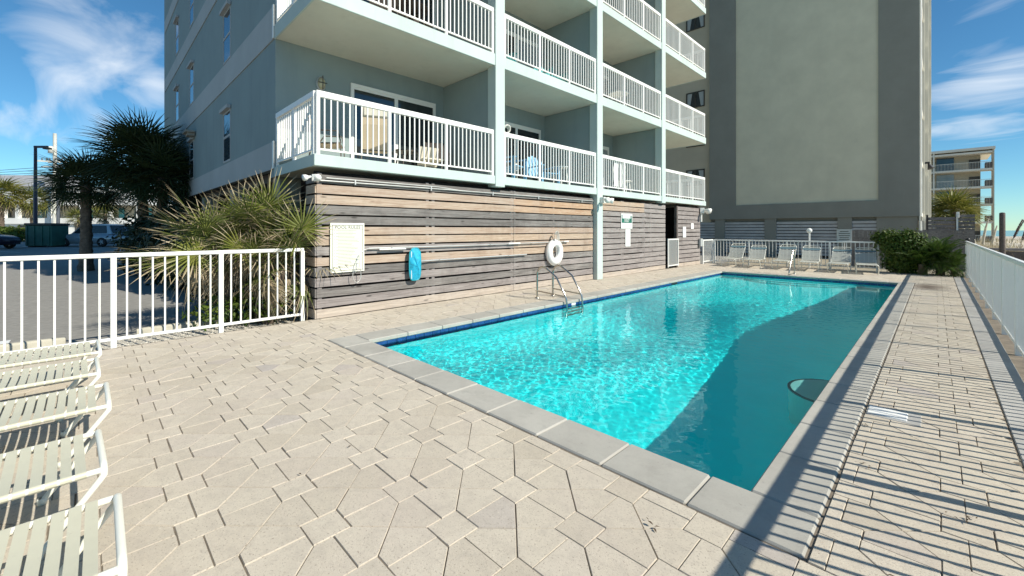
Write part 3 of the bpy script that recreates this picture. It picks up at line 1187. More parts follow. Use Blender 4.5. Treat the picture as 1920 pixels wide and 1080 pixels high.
def slat_wall(label, y0, y1, joints, studs, tone, ret=False):
    w = thing('slatted_wall', label, 'wall', (XW, y0, 0))
    cuts = [y0] + joints + [y1]
    for r_ in range(ROWS):
        z0 = 0.012 + r_ * PIT
        for a, b in zip(cuts, cuts[1:]):
            m = tone(r_, a)
            sag = rnd.gauss(0, 0.0035)
            hgt = PIT - 0.030 + rnd.gauss(0, 0.003)
            x = rnd.gauss(0, 0.0025)
            mb = MB()
            L = b - a - 0.004
            z1 = rnd.gauss(0, 0.003)
            vs = []
            n_ = 6
            for q in range(n_ + 1):
                yq = L * q / n_
                zc = sag * math.sin(PI * q / n_) + z1 * (q / n_ - 0.5)
                for dx, dz_ in ((-0.02, 0), (0, 0), (0, hgt), (-0.02, hgt)):
                    vs.append((dx, yq, dz_ + zc))
            fs = []
            for q in range(n_):
                for e in range(4):
                    fs.append((q * 4 + e, q * 4 + (e + 1) % 4, q * 4 + 4 + (e + 1) % 4, q * 4 + 4 + e))
            fs += [(3, 2, 1, 0), (n_ * 4, n_ * 4 + 1, n_ * 4 + 2, n_ * 4 + 3)]
            mb.add(vs, fs)
            mb.build('board', m, w, (x, a + 0.002 - y0, z0))
    for ys_ in studs:
        MB().box(-0.065, -0.023, ys_ - 0.035 - y0, ys_ + 0.035 - y0, 0.0, 2.46).build('stud', M['wood_mauve'], w)
    MB().box(-0.13, -0.11, 0.0, y1 - y0, 0.0, 2.50).build('shade_backing', M['gap_shade'], w)  # black sheet added so the gaps between boards read as deep shade
    if ret:
        for r_ in range(ROWS):
            z0 = 0.012 + r_ * PIT
            mb = MB().box(-0.42, -0.004, -0.024, -0.003, z0, z0 + PIT - 0.03)
            mb.build('return_board', tone(r_, y0), w)
    return w


def tone1(r_, a):
    k_ = ROWS - 1 - r_
    right = a > 7.0
    if k_ >= ROWS - 1:
        return M['wood_pale']
    if k_ in (1, 2):
        return M['wood_orange'] if right else M['wood_tan']
    if k_ in (5, 6, 8):
        return M['wood_tan']
    if k_ == 7:
        return M['wood_tan'] if right else M['wood_mauve']
    if k_ in (0, 3, 4, 9, 11):
        return M['wood_grey']
    return M['wood_mauve']


def tone2(r_, a):
    if r_ == 0:
        return M['wood_pale']
    if r_ >= ROWS - 2 and a < 13:
        return M['wood_tan']
    return M['wood_mauve']


slat_wall('long weathered wood slat wall with the pool rules sign, life ring and net', 2.70, 10.79, [7.38], [2.76, 4.90, 5.04, 7.33, 7.43, 8.94, 10.74], tone1, ret=True)
slat_wall('greyish wood slat wall with the green sign between pillar and white gate', 11.11, 15.62, [13.95], [11.16, 12.45, 12.55, 13.9, 14.0, 14.5, 15.57], tone2)
slat_wall('short wood slat wall at the far corner with two small white notices', 16.72, 19.0, [], [16.77, 18.95], tone2)
# gate in the opening
g = thing('picket_gate', 'low white picket gate in the dark opening of the slat wall', 'gate', (XW + 0.06, 15.70, 0))
mb = MB()
mb.box(-0.02, 0.02, 0, 0.045, 0.06, 1.16).box(-0.02, 0.02, 0.88, 0.925, 0.06, 1.16)
mb.box(-0.018, 0.018, 0.045, 0.88, 1.11, 1.155).box(-0.018, 0.018, 0.045, 0.88, 0.10, 0.14)
mb.build('gate_frame', M['white'], g)
gp = MB().box(-0.01, 0.01, -0.01, 0.01, 0.14, 1.11).mesh('picket', M['white'])
for q in range(1, 9):
    put('picket', gp, g, (0, 0.045 + 0.835 * q / 9, 0))
# fence panel posts that frame the doorway
tag(MB().box(XW - 0.10, XW + 0.0, 16.62, 16.715, 0, 2.46).build('door_post', M['wood_dark']), 'dark wooden post beside the white gate opening', 'post')
# louvre slats seen inside the doorway
t = thing('doorway_screen', 'dark slatted screen seen through the opening above the gate', 'screen', (XW - 0.9, 15.3, 0))
for q in range(16):
    MB().box(0, 0.02, 0, 2.3, 0.02 + q * 0.155, 0.14 + q * 0.155).build('slat', M['wood_dark'], t)

# ------------------------------------------------------------------ metal fences
fp = MB().box(-0.0095, 0.0095, -0.0095, 0.0095, 0, 1.0).mesh('picket', M['white'])


def fence(name, label, p0, p1, hgt, posts, spacing, base=0.0, zoff=0.0, single=True):
    L = math.hypot(p1[0] - p0[0], p1[1] - p0[1])
    an = math.atan2(p1[1] - p0[1], p1[0] - p0[0])
    f = thing(name, label, 'fence', (p0[0], p0[1], zoff), an)
    MB().cbox(0, L, -0.028, 0.028, hgt - 0.055, hgt, 0.008).build('top_rail', M['white'], f)
    MB().cbox(0, L, -0.018, 0.018, 0.085, 0.125, 0.005).build('bottom_rail', M['white'], f)
    pm = MB().cbox(-0.029, 0.029, -0.029, 0.029, base - 0.03, hgt - 0.046, 0.004).mesh('post', M['white'])
    for x in posts:
        put('post', pm, f, (x, 0, 0))
    pk = MB().box(-0.0095, 0.0095, -0.0095, 0.0095, 0.125, hgt - 0.045).mesh('picket', M['white'])
    for a, b in zip(posts, posts[1:]):
        n_ = max(2, round((b - a) / spacing))
        for q in range(1, n_):
            put('picket', pk, f, (a + (b - a) * q / n_, 0, 0))
    return f


# left fence, pavers end just under it
YL0, YL1 = -3.24, 2.53
fence('metal_fence', 'white metal picket fence between the pool deck and the car park', (-7.42, YL0), (-7.42, YL1), 1.20,
      [YL - YL0 for YL in (-3.22, -2.07, -0.92, 0.23, 1.38, 2.51)], 0.124, base=-0.09)
# right fence
YR0, YR1 = -3.75, 20.35
pr = []
y = -3.70
while y < 20.3:
    pr.append(y - YR0)
    y += 1.45
pr.append(YR1 - YR0 - 0.03)
fence('metal_fence', 'white metal picket fence running along the beach side of the pool', (0.70, YR0), (0.70, YR1), 1.14, pr, 0.107, base=-0.03)
# far fence
fence('metal_fence', 'white metal picket fence behind the row of upright loungers', (-7.20, 20.30), (-0.2, 20.30), 1.07,
      [0.03, 1.45, 2.87, 4.29, 5.71, 6.97], 0.135)
fence('metal_fence', 'short white fence run joining the slat wall to the far fence', (-7.24, 19.06), (-7.24, 20.26), 1.07, [0.03, 1.17], 0.118)


# ------------------------------------------------------------------ strap loungers
def strap_mesh(name, w, m, wid=0.0385):
    """one flat vinyl strap wrapped round both side tubes, slightly slack"""
    mb = MB()
    r = 0.0160
    pts = []
    for q in range(6):
        an = PI * 1.5 - q / 5 * PI
        pts.append((-w / 2 + r * math.cos(an), r * math.sin(an)))
    for q in range(1, 6):
        t_ = q / 6
        pts.append((-w / 2 + w * t_, r - 0.012 * math.sin(PI * t_)))
    for q in range(6):
        an = PI / 2 - q / 5 * PI
        pts.append((w / 2 + r * math.cos(an), r * math.sin(an)))
    vs = []
    for x, z in pts:
        vs += [(x, -wid / 2, z), (x, wid / 2, z)]
    fs = [(2 * i, 2 * i + 2, 2 * i + 3, 2 * i + 1) for i in range(len(pts) - 1)]
    mb.add(vs, fs, False)
    th = [(x * 0.985, y, z - 0.003) for x, y, z in vs]
    mb.add(th, [tuple(reversed(f)) for f in fs], False)
    return mb.mesh(name, m)


LW, LZ = 0.55, 0.318
strap_a = strap_mesh('strap', LW, M['strap'])
strap_b = strap_mesh('strap', LW, M['strap_far'])
strap_c = strap_mesh('strap', LW, M['strap_dark'], 0.10)


def lounger(loc, rotz, back, label, group, far=False):
    t = thing('strap_lounger', label, 'lounger', loc, rotz, group)
    r = 0.0148
    tm = M['cream_tube']
    hx = LW / 2
    ca, sa = math.cos(back), math.sin(back)
    HY = -1.12                       # hinge
    BL = 0.74
    # bed frame: two side tubes
    mb = MB()
    for sx_ in (-hx, hx):
        mb.tube([(sx_, HY - 0.42, LZ), (sx_, HY, LZ), (sx_, -0.5, LZ), (sx_, 0.055, LZ)], r, 10)
    mb.tube([(-hx, HY - 0.05, LZ), (hx, HY - 0.05, LZ)], r * 0.9, 8)
    mb.tube([(-hx, HY - 0.42, LZ), (hx, HY - 0.42, LZ)], r * 0.9, 8)
    mb.build('bed_frame', tm, t)
    # foot end: a bent tube whose legs slope back under the bed
    def ustand(y_, top, foot, nm):
        pts = []
        ox = hx + 0.012
        pts.append((-ox, foot, 0.012))
        pts.append((-ox, y_ - 0.012, top - 0.05))
        for q in range(1, 6):
            an = q / 5 * PI / 2
            pts.append((-ox + 0.055 * (1 - math.cos(an)), y_, top - 0.05 + 0.055 * math.sin(an)))
        pts += [(-x, yv, zv) for x, yv, zv in reversed(pts)]
        m2 = MB().tube(pts, r, 10)
        for sx_ in (-ox, ox):
            m2.lathe([(0.001, 0.0), (0.021, 0.0), (0.021, 0.03), (0.017, 0.034)], sx_, foot, 10)
        m2.build(nm, tm, t)
    ustand(0.068, LZ + 0.012, -0.15, 'leg_frame')
    ustand(HY - 0.16, LZ - 0.02, HY - 0.02, 'leg_frame')
    # back rest
    mb = MB()
    pts = [(-hx, HY, LZ + 0.002), (-hx, HY - BL * ca, LZ + BL * sa)]
    e = 0.10
    pts += [(-hx + 0.04, HY - (BL + e) * ca, LZ + (BL + e) * sa), (hx - 0.04, HY - (BL + e) * ca, LZ + (BL + e) * sa)]
    pts += [(hx, HY - BL * ca, LZ + BL * sa), (hx, HY, LZ + 0.002)]
    mb.tube(pts, r, 10)
    mb.tube([(-hx, HY - BL * ca, LZ + BL * sa), (hx, HY - BL * ca, LZ + BL * sa)], r * 0.9, 8)
    # prop
    mb.tube([(-hx + .03, HY - 0.5 * BL * ca, LZ + 0.5 * BL * sa), (-hx + .03, HY - 0.40, LZ), (hx - .03, HY - 0.40, LZ), (hx - .03, HY - 0.5 * BL * ca, LZ + 0.5 * BL * sa)], 0.010, 6)
    mb.build('back_frame', tm, t)
    sm_ = strap_b if far else strap_a
    y_ = -0.012
    while y_ > HY + 0.04:
        put('strap', sm_, t, (0, y_, LZ))
        y_ -= 0.0485
    d = 0.05
    while d < BL - 0.02:
        if far and d > BL - 0.17:
            put('strap', strap_c, t, (0, HY - (BL - 0.09) * ca, LZ + (BL - 0.09) * sa), rot=(-back, 0, 0), label='dark slate head strap')
            break
        put('strap', sm_, t, (0, HY - d * ca, LZ + d * sa), rot=(-back, 0, 0))
        d += 0.0485
    return t


NEAR = [(-2.285, 0.02, 'cream strap lounger nearest the camera, its foot end cut by the bottom edge'),
        (-3.175, -0.02, 'cream strap lounger second from the camera, beside the nearest lounger'),
        (-4.20, 0.03, 'cream strap lounger in the middle of the five near loungers'),
        (-5.145, -0.01, 'cream strap lounger second from the white car park fence'),
        (-5.98, 0.01, 'cream strap lounger standing closest to the white car park fence')]
for x, yo, lb in NEAR:
    lounger((x, yo, 0), rnd.uniform(-0.02, 0.03), R(22), lb, 'cream strap loungers lined up at the near end of the deck')
FAR = [(-6.02, 'upright strap lounger nearest the slat wall corner, first in the far row'),
       (-5.12, 'upright strap lounger second from the slat wall in the far row'),
       (-4.15, 'upright strap lounger third from the slat wall, left of the white globe pole'),
       (-3.27, 'upright strap lounger directly behind the steel grab rail'),
       (-2.42, 'upright strap lounger in front of the grey notice on the far fence'),
       (-1.62, 'upright strap lounger next to the round green bush')]
for i, (x, lb) in enumerate(FAR):
    lounger((x, 18.42 + rnd.uniform(-0.05, 0.05), 0), PI + rnd.uniform(-0.05, 0.05) + 0.08, R(41 + rnd.uniform(-3, 3)), lb, 'upright strap loungers in front of the far fence', True)

# ------------------------------------------------------------------ pool fittings
t = thing('pool_ladder', 'stainless steel pool ladder with two curved hand rails at the left coping', 'ladder', (-5.9, 7.25, 0))
for s_ in (-0.27, 0.27):
    pts = [(-0.30, s_, 0.0), (-0.30, s_, 0.45)]
    for q in range(1, 8):
        an = PI - q / 8 * (PI * 0.78)
        pts.append((-0.13 + 0.17 * math.cos(an), s_, 0.50 + 0.20 * math.sin(an)))
    pts += [(0.24, s_, 0.50), (0.44, s_, 0.20), (0.50, s_, 0.08), (0.52, s_, -0.05), (0.52, s_, -1.0)]
    MB().tube(pts, 0.021, 10).build('hand_rail', M['steel'], t)
    MB().lathe([(0.02, 0.03), (0.045, 0.022), (0.055, 0.006), (0.055, 0.0)], -0.30, s_, 16).build('escutcheon', M['steel'], t)
    MB().tube([(-0.30, s_, 0.16), (0.49, s_, 0.115)], 0.016, 8).build('brace', M['steel'], t)
for z in (-0.32, -0.60, -0.88):
    MB().cbox(0.47, 0.57, -0.26, 0.26, z, z + 0.025, 0.006).build('rung', M['steel'], t)

t = thing('grab_rail', 'single stainless steel figure four grab rail at the far coping', 'rail', (-3.42, 16.62, 0), -PI / 2)
pts = [(-0.42, 0, 0.0), (-0.42, 0, 0.70)]
for q in range(1, 7):
    an = PI - q / 6 * (PI * 0.80)
    pts.append((-0.32 + 0.10 * math.cos(an), 0, 0.72 + 0.12 * math.sin(an)))
pts += [(0.05, 0, 0.46), (0.26, 0, 0.18), (0.32, 0, 0.08), (0.30, 0, 0.03), (0.05, 0, 0.02)]
MB().tube(pts, 0.021, 10).build('rail_tube', M['steel'], t)
MB().lathe([(0.02, 0.03), (0.045, 0.022), (0.055, 0.006), (0.055, 0.0)], -0.42, 0, 16).build('escutcheon', M['steel'], t)

t = thing('drain_cover', 'white slotted drain cover set into the pavers beside the right coping', 'drain', (-0.27, 4.62, 0.004))
mb = MB()
for q in range(3):
    mb.cbox(-0.13, 0.11, -0.10 + q * 0.068, -0.048 + q * 0.068, -0.02, 0.006, 0.004)
mb.build('slot_bar', M['signplain'], t)
MB().cbox(-0.135, 0.19, -0.135, 0.125, -0.03, -0.001, 0.004).build('concrete_plug', M['band'], t)

# life ring on its hook
t = thing('life_ring', 'white life ring hanging from a rope on the slatted wood wall', 'life ring', (XW + 0.07, 8.86, 0.90))
Mr = Matrix.Rotation(R(6), 4, 'Z')
pts = [(0, 0.225 * math.cos(2 * PI * q / 32), 0.25 * math.sin(2 * PI * q / 32)) for q in range(32)]
MB().tube(pts, 0.098, 14, closed=True).build('ring', M['foam'], t)
lp = []
for q in range(40):
    an = 2 * PI * q / 40
    rr = 0.33 + 0.012 * abs(math.sin(2 * an))
    lp.append((0.03, rr * math.cos(an), rr * 1.06 * math.sin(an)))
MB().tube(lp, 0.006, 6, closed=True).build('grab_line', M['rope'], t)
mb = MB()
for k_ in range(5):
    pts = []
    w_ = 0.05 + 0.012 * k_
    for q in range(17):
        an = 2 * PI * q / 16
        pts.append((0.045 + 0.012 * k_, w_ * math.sin(an), 0.40 + (0.12 + 0.012 * k_) * -math.cos(an)))
    mb.tube(pts, 0.007, 5, closed=False)
mb.tube([(0.05, 0, 0.28), (0.055, 0.02, -0.2), (0.03, 0.0, -0.42), (0.03, 0.03, -0.52)], 0.007, 5)
mb.build('rope_coil', M['rope'], t)
MB().tube([(-0.06, 0, 0.50), (0.02, 0, 0.50), (0.05, 0, 0.48), (0.06, 0, 0.50), (0.06, 0, 0.53)], 0.009, 6).build('hook', M['galv'], t)

# shepherd's crook pole
t = thing('rescue_pole', 'long white pole with a wire crook hanging over the pool rules sign', 'pole', (XW + 0.05, 3.55, 1.165))
MB().tube([(0, 0.05, 0), (0, 2.7, -0.006), (0, 5.75, 0.012)], 0.0125, 8).build('shaft', M['alu'], t)
MB().tube([(0.012, 0.25, -0.028), (0.012, 0.80, -0.03)], 0.013, 8).build('clip', M['signplain'], t)
MB().tube([(0.0, 3.6, 0.002), (0.0, 4.0, 0.004)], 0.021, 8).build('sleeve', M['signplain'], t)
MB().tube([(0.0, 5.75, 0.012), (0.0, 5.95, 0.012)], 0.020, 8).build('grip', M['signplain'], t)
mb = MB()
c0 = [(0, 0.05, 0), (0.01, -0.04, -0.02), (0.03, -0.14, -0.10), (0.05, -0.21, -0.26), (0.055, -0.235, -0.42)]
mb.tube(c0, 0.0065, 6)
lp = [(0.055, -0.20 + 0.075 * math.sin(2 * PI * q / 20), -0.46 + 0.13 * math.cos(2 * PI * q / 20)) for q in range(21)]
mb.tube(lp, 0.006, 6)
mb.tube([(0.04, -0.15, -0.12), (0.055, -0.15, -0.3), (0.06, -0.13, -0.40), (0.06, -0.08, -0.36)], 0.0055, 6)
mb.build('crook', M['galv'], t)
mb = MB()
for y in (0.5, 3.0, 5.3):
    mb.tube([(-0.05, y, -0.02), (0.0, y, -0.024), (0.024, y, -0.01), (0.026, y, 0.02)], 0.006, 5)
mb.build('hook', M['galv'], t)

# leaf net
t = thing('leaf_net', 'turquoise leaf skimmer net on a pole hanging flat on the wood wall', 'pool net', (XW + 0.06, 4.53, 0.83))
mb = MB()
outl = []
for q in range(32):
    an = 2 * PI * q / 32
    c, s_ = math.cos(an), math.sin(an)
    ex = 0.45
    outl.append((0.128 * math.copysign(abs(c) ** ex, c) * (0.86 + 0.14 * (s_ < 0.8)), 0.315 * math.copysign(abs(s_) ** 0.62, s_)))
rows_ = []
for k_ in range(6):
    f_ = 1 - k_ / 5
    rows_.append([(0.05 + 0.075 * (1 - f_ ** 1.6) + 0.010 * math.sin(y * 40 + z * 13) * (k_ > 0), y * max(f_, 0.01), z * max(f_, 0.01) - 0.03 * (1 - f_)) for y, z in outl])
vs = [p for r_ in rows_ for p in r_]
fs = []
for a in range(5):
    for q in range(32):
        fs.append((a * 32 + q, a * 32 + (q + 1) % 32, (a + 1) * 32 + (q + 1) % 32, (a + 1) * 32 + q))
mb.add(vs, fs, True)
mb.build('net_bag', M['net'], t)
MB().tube([(0.045, y, z) for y, z in outl], 0.013, 8, closed=True).build('frame', M['netframe'], t)
mb = MB()
mb.tube([(0.058, -0.088, -0.28), (0.07, -0.095, 0.0), (0.058, -0.088, 0.25)], 0.008, 6)
mb.build('edge_strip', M['signplain'], t)
MB().tube([(0.03, 0.12, 0.05), (0.0, 0.4, 0.05), (0.0, 3.25, 0.055)], 0.0145, 8).build('shaft', M['alu'], t)
mb = MB()
for y in (0.6, 2.6):
    mb.tube([(-0.06, y, 0.03), (0.0, y, 0.026), (0.022, y, 0.04), (0.024, y, 0.07)], 0.006, 5)
mb.build('hook', M['galv'], t)


# ------------------------------------------------------------------ signs
def text(s, size, parent, loc, mat, name='lettering', sx_=1.0):
    cu = bpy.data.curves.new(name, 'FONT')
    cu.body = s
    cu.size = size
    cu.align_x = 'CENTER'
    cu.align_y = 'CENTER'
    cu.extrude = 0.0008
    cu.materials.append(mat)
    tmp = bpy.data.objects.new('lettering_curve', cu)
    COL.objects.link(tmp)
    bpy.context.view_layer.update()
    me = bpy.data.meshes.new_from_object(tmp.evaluated_get(bpy.context.evaluated_depsgraph_get()))
    bpy.data.objects.remove(tmp)
    o = bpy.data.objects.new(name, me)
    COL.objects.link(o)
    o.parent = parent
    o.location = loc
    o.rotation_euler = (PI / 2, 0, PI / 2)
    o.scale = (sx_, 1, 1)
    return o


t = thing('pool_rules_sign', 'tall cream pool rules board fixed to the near end of the wood wall', 'sign', (XW + 0.012, 3.22, 1.19))
MB().cbox(0, 0.02, -0.305, 0.305, -0.43, 0.43, 0.004).build('board', M['signwhite'], t)
mb = MB()
for a in ((-0.275, -0.267, -0.40, 0.395), (0.267, 0.275, -0.40, 0.395), (-0.267, 0.267, 0.387, 0.395), (-0.267, 0.267, -0.40, -0.392), (-0.267, 0.267, 0.318, 0.322)):
    mb.box(0.0205, 0.0215, *a)
mb.build('border', M['ink'], t)
text('POOL RULES', 0.072, t, (0.0215, 0.0, 0.352), M['ink'], sx_=1.12)
mb = MB()
z = 0.292
q = 0
while z > -0.36:
    ln = rnd.uniform(0.27, 0.42)
    mb.box(0.0205, 0.0213, -0.21 + (0.03 if q % 2 else 0), -0.21 + ln, z, z + 0.008)
    if q % 2 == 0:
        mb.box(0.0205, 0.0213, -0.24, -0.222, z, z + 0.009)
    z -= 0.0245
    q += 1
mb.build('printed_lines', M['ink_grey'], t)

t = thing('notice_board', 'white sign with a dark green panel on the greyish slat wall', 'sign', (XW + 0.012, 12.72, 1.79))
MB().cbox(0, 0.012, -0.36, 0.36, -0.25, 0.25, 0.003).build('board', M['signplain'], t)
mb = MB()
mb.box(0.0125, 0.0135, -0.33, 0.33, -0.06, 0.09)
mb.box(0.0125, 0.0135, -0.33, -0.28, 0.09, 0.21).box(0.0125, 0.0135, 0.20, 0.24, 0.09, 0.19).box(0.0125, 0.0135, 0.28, 0.33, 0.09, 0.19)
mb.build('green_panel', M['green'], t)
text('1057', 0.15, t, (0.0145, -0.02, 0.015), M['signplain'], sx_=1.15)
for (lb, y, z, w_, h_) in (('narrow tall white notice right below the green panel sign', 12.80, 1.235, 0.16, 0.29),
                           ('tall white notice on the short slat wall past the gate', 17.32, 1.41, 0.15, 0.22),
                           ('small square white notice near the far corner of the slat wall', 18.12, 1.66, 0.14, 0.12)):
    t = thing('paper_notice', lb, 'notice', (XW + 0.012, y, z))
    MB().box(0, 0.006, -w_, w_, -h_, h_).build('sheet', M['signplain'], t)
    mb = MB()
    n_ = int(h_ * 2 / 0.05)
    for q in range(1, n_):
        mb.box(0.0064, 0.0072, -w_ * 0.7, w_ * rnd.uniform(0.3, 0.75), h_ - q * 0.05 - 0.006, h_ - q * 0.05 + 0.004)
    mb.build('printed_lines', M['ink_grey'], t)
t = thing('grey_notice', 'faded grey notice board mounted on the far fence behind the loungers', 'sign', (-2.47, 20.36, 1.30), -PI / 2)
MB().cbox(0, 0.014, -0.23, 0.23, -0.24, 0.22, 0.003).build('board', M['signgrey'], t)
mb = MB()
for q, (z, w_) in enumerate(((0.14, 0.13), (0.06, 0.17), (-0.02, 0.17), (-0.10, 0.14), (-0.17, 0.16))):
    mb.box(0.0145, 0.0155, -w_, w_, z - 0.012, z + 0.012)
mb.build('printed_lines', M['ink'], t)
bpy.data.objects[t.name].rotation_euler = (0, 0, -PI / 2)
MB().tube([(-0.02, 0.0, -1.32), (-0.02, 0, 0.2)], 0.02, 6).build('post', M['galv'], t)


# ------------------------------------------------------------------ flood lights and conduits
def floodlight(loc, label, rz=0.0, sc=1.0):
    t = thing('floodlight', label, 'lamp', loc, rz, 'floodlights under the lowest balcony')
    MB().cbox(-0.05 * sc, 0.05 * sc, -0.06 * sc, 0.06 * sc, -0.07 * sc, 0.07 * sc, 0.008).build('junction_box', M['white'], t)
    for s_ in (-1, 1):
        d = Vector((0.8, 0.55 * s_, -0.25)).normalized()
        q_ = d.to_track_quat('Z', 'Y').to_matrix().to_4x4()
        Mq = Matrix.Translation(Vector((0.05, 0.07 * s_, 0.02)) * sc) @ q_
        MB().lathe([(0.02 * sc, 0.0), (0.028 * sc, 0.05 * sc), (0.06 * sc, 0.10 * sc), (0.068 * sc, 0.16 * sc), (0.001, 0.162 * sc)], n=14, M=Mq).build('lamp_head', M['white'], t)
    return t


floodlight((XW + 0.07, 2.66, 2.36), 'white double floodlight on the near top corner of the wood wall', -0.9, 0.8)
floodlight((XF + 0.08, 11.02, 2.40), 'white double floodlight on the blue-grey pillar by the pool', 0.2, 1.3)
floodlight((XW + 0.07, 19.02, 2.34), 'white double floodlight at the far end of the slat wall', 0.5, 1.7)
t = thing('conduit_pipe', 'thin white conduit pipe under the balcony slab along the wood wall', 'pipe', (XW + 0.03, 2.75, 0))
MB().tube([(0, 0, 2.33), (0, 2.0, 2.345), (0.0, 8.0, 2.37)], 0.011, 8).build('pipe', M['galv'], t)
MB().tube([(0.0, 0.1, 2.38), (0, 2.4, 2.388), (0.0, 3.0, 2.35)], 0.009, 8).build('pipe', M['galv'], t)
mb = MB()
for y in (0.6, 2.2, 3.9, 5.5, 7.4):
    mb.box(-0.008, 0.02, y - 0.012, y + 0.012, 2.30, 2.38)
mb.build('clamp', M['galv'], t)
t = thing('downspout', 'white square pipe and grey box on the far corner of the slat wall', 'pipe', (XW + 0.03, 19.02, 0))
MB().cbox(-0.03, 0.03, -0.02, 0.05, 1.85, 2.25, 0.006).build('pipe', M['white'], t)
MB().cbox(0.0, 0.10, -0.28, -0.06, 0.78, 1.12, 0.01).build('meter_box', M['signgrey'], t)
MB().cbox(0.0, 0.05, -0.03, 0.09, 0.85, 1.10, 0.006).build('switch_box', M['white'], t)

t = thing('globe_pole', 'thin white pole with a round globe head behind the far fence', 'lamp', (-3.62, 20.62, -0.13))
MB().tube([(0, 0, 0), (0, 0, 1.52)], 0.03, 8).build('pole', M['white'], t)
MB().sphere((0, 0, 1.60), 0.10, 14).build('globe', M['white'], t)

# ------------------------------------------------------------------ tall grey building behind
YB = 30.0
tow = thing('tower_building', 'tall grey building with a large cream wall panel behind the far fence', 'building', (-0.6, YB, 0))
T0 = Matrix.Translation(-Vector((-0.6, YB, 0)))


def tw(o, parent=None):
    o.parent = parent or tow
    if parent is None:
        o.matrix_parent_inverse = T0
    return o


HT = 24.0
ZB = 2.20
tw(MB().box(-10.94, -9.28, YB, YB + 0.5, ZB, HT).box(-2.19, -0.6, YB, YB + 0.5, ZB, HT).box(-9.28, -2.19, YB, YB + 0.5, ZB, 3.10).box(-9.28, -2.19, YB, YB + 0.5, 21.5, HT).build('wall', M['grey_wall']))
tw(MB().box(-9.282, -2.188, YB + 0.07, YB + 0.4, 3.098, 21.5).build('wall_panel', M['cream_wall']))
tw(MB().box(-30, -10.942, YB + 0.25, YB + 0.75, ZB - 0.2, HT).build('side_wall', M['tan_wall']))
tw(MB().box(-30, -0.62, YB + 0.77, YB + 16, ZB, HT).build('core', M['grey_wall']))
tw(MB().box(-30, -0.5, YB + 0.3, YB + 16, ZB - 0.21, ZB - 0.004).build('floor_slab', M['grey_wall']))
for a, b in ((-10.6, -9.98), (-7.62, -6.98), (-3.95, -3.31), (-14.2, -13.6)):
    tw(MB().box(a, b, YB + 0.06, YB + 0.5, -0.3, ZB - 0.002).build('pier', M['grey_wall']))
tw(MB().box(-2.27, -0.66, YB + 0.10, YB + 0.5, -0.3, ZB - 0.002).build('pier', M['grey_wall']))
for a, b in ((-13.6, -10.6), (-9.98, -7.62), (-6.98, -3.95), (-3.31, -2.27)):
    z = 0.0
    while z < ZB - 0.17:
        tw(MB().box(a - 0.02, b + 0.02, YB + 0.14, YB + 0.17, z, z + 0.145).build('slat', M['slat_grey']))
        z += 0.185
    tw(MB().box(a - 0.3, b + 0.3, YB + 0.52, YB + 0.56, -0.3, ZB - 0.21).build('shade_backing', M['interior']))  # dark sheet added behind the slats to stop sun leaking through
for zb_ in (4.62, 7.36, 10.1, 12.85, 15.6):
    mb = MB()
    x0, x1 = -12.62, -11.34
    yw = YB + 0.25
    for a in ((x0, x0 + .06, zb_, zb_ + 1.12), (x1 - .06, x1, zb_, zb_ + 1.12), (x0 + .06, x1 - .06, zb_, zb_ + .06), (x0 + .06, x1 - .06, zb_ + 1.06, zb_ + 1.12), ((x0 + x1) / 2 - .03, (x0 + x1) / 2 + .03, zb_ + .06, zb_ + 1.06)):
        mb.box(a[0], a[1], yw - 0.05, yw - 0.002, a[2], a[3])
    w = tw(mb.build('window', M['brown_frame']))
    o = MB().box(x0 + .06, x1 - .06, yw - 0.012, yw - 0.004, zb_ + .06, zb_ + 1.06).build('pane', M['glass'])
    o.parent = w
    mb = MB()
    for xa, xb, f_ in ((x0 + .08, x0 + .42, 1), (x1 - .42, x1 - .08, -1)):
        pts = [(xa, zb_ + .08), (xb - (0.16 if f_ > 0 else 0), zb_ + .08), (xb, zb_ + 1.04), (xa, zb_ + 1.04)] if f_ > 0 else [(xa + .16, zb_ + .08), (xb, zb_ + .08), (xb, zb_ + 1.04), (xa, zb_ + 1.04)]
        mb.add([(x, yw - 0.0135, z) for x, z in pts], [(0, 1, 2, 3)])
    o = mb.build('curtain', M['signgrey'])
    o.parent = w
# fins, slabs and downpipes on the sea side
for x1, y0 in ((-0.45, 33.2), (-0.34, 37.6), (-0.24, 42.6)):
    tw(MB().box(-0.618, x1, y0, y0 + 0.3, ZB - 1.4, HT).build('balcony_fin', M['fin']))
for lv in range(7):
    z = 2.2 + lv * 2.74
    tw(MB().box(-0.617, -0.52, YB + 0.9, YB + 14, z, z + 0.2).build('balcony_slab', M['fin']))
tw(MB().tube([(-0.56, YB + 0.62, 0.4), (-0.56, YB + 0.62, HT)], 0.05, 8).build('downpipe', M['galv']))
tw(MB().box(-0.618, -0.55, YB + 0.02, YB + 0.55, -0.3, HT).build('corner_trim', M['fin']))
tw(MB().box(-0.60, -0.25, YB + 4, YB + 4.2, 5.3, 5.4).tube([(-0.3, YB + 4.1, 5.3), (-0.2, YB + 4.05, 5.0)], [0.04, 0.16], 10).build('wall_lamp', M['black']))

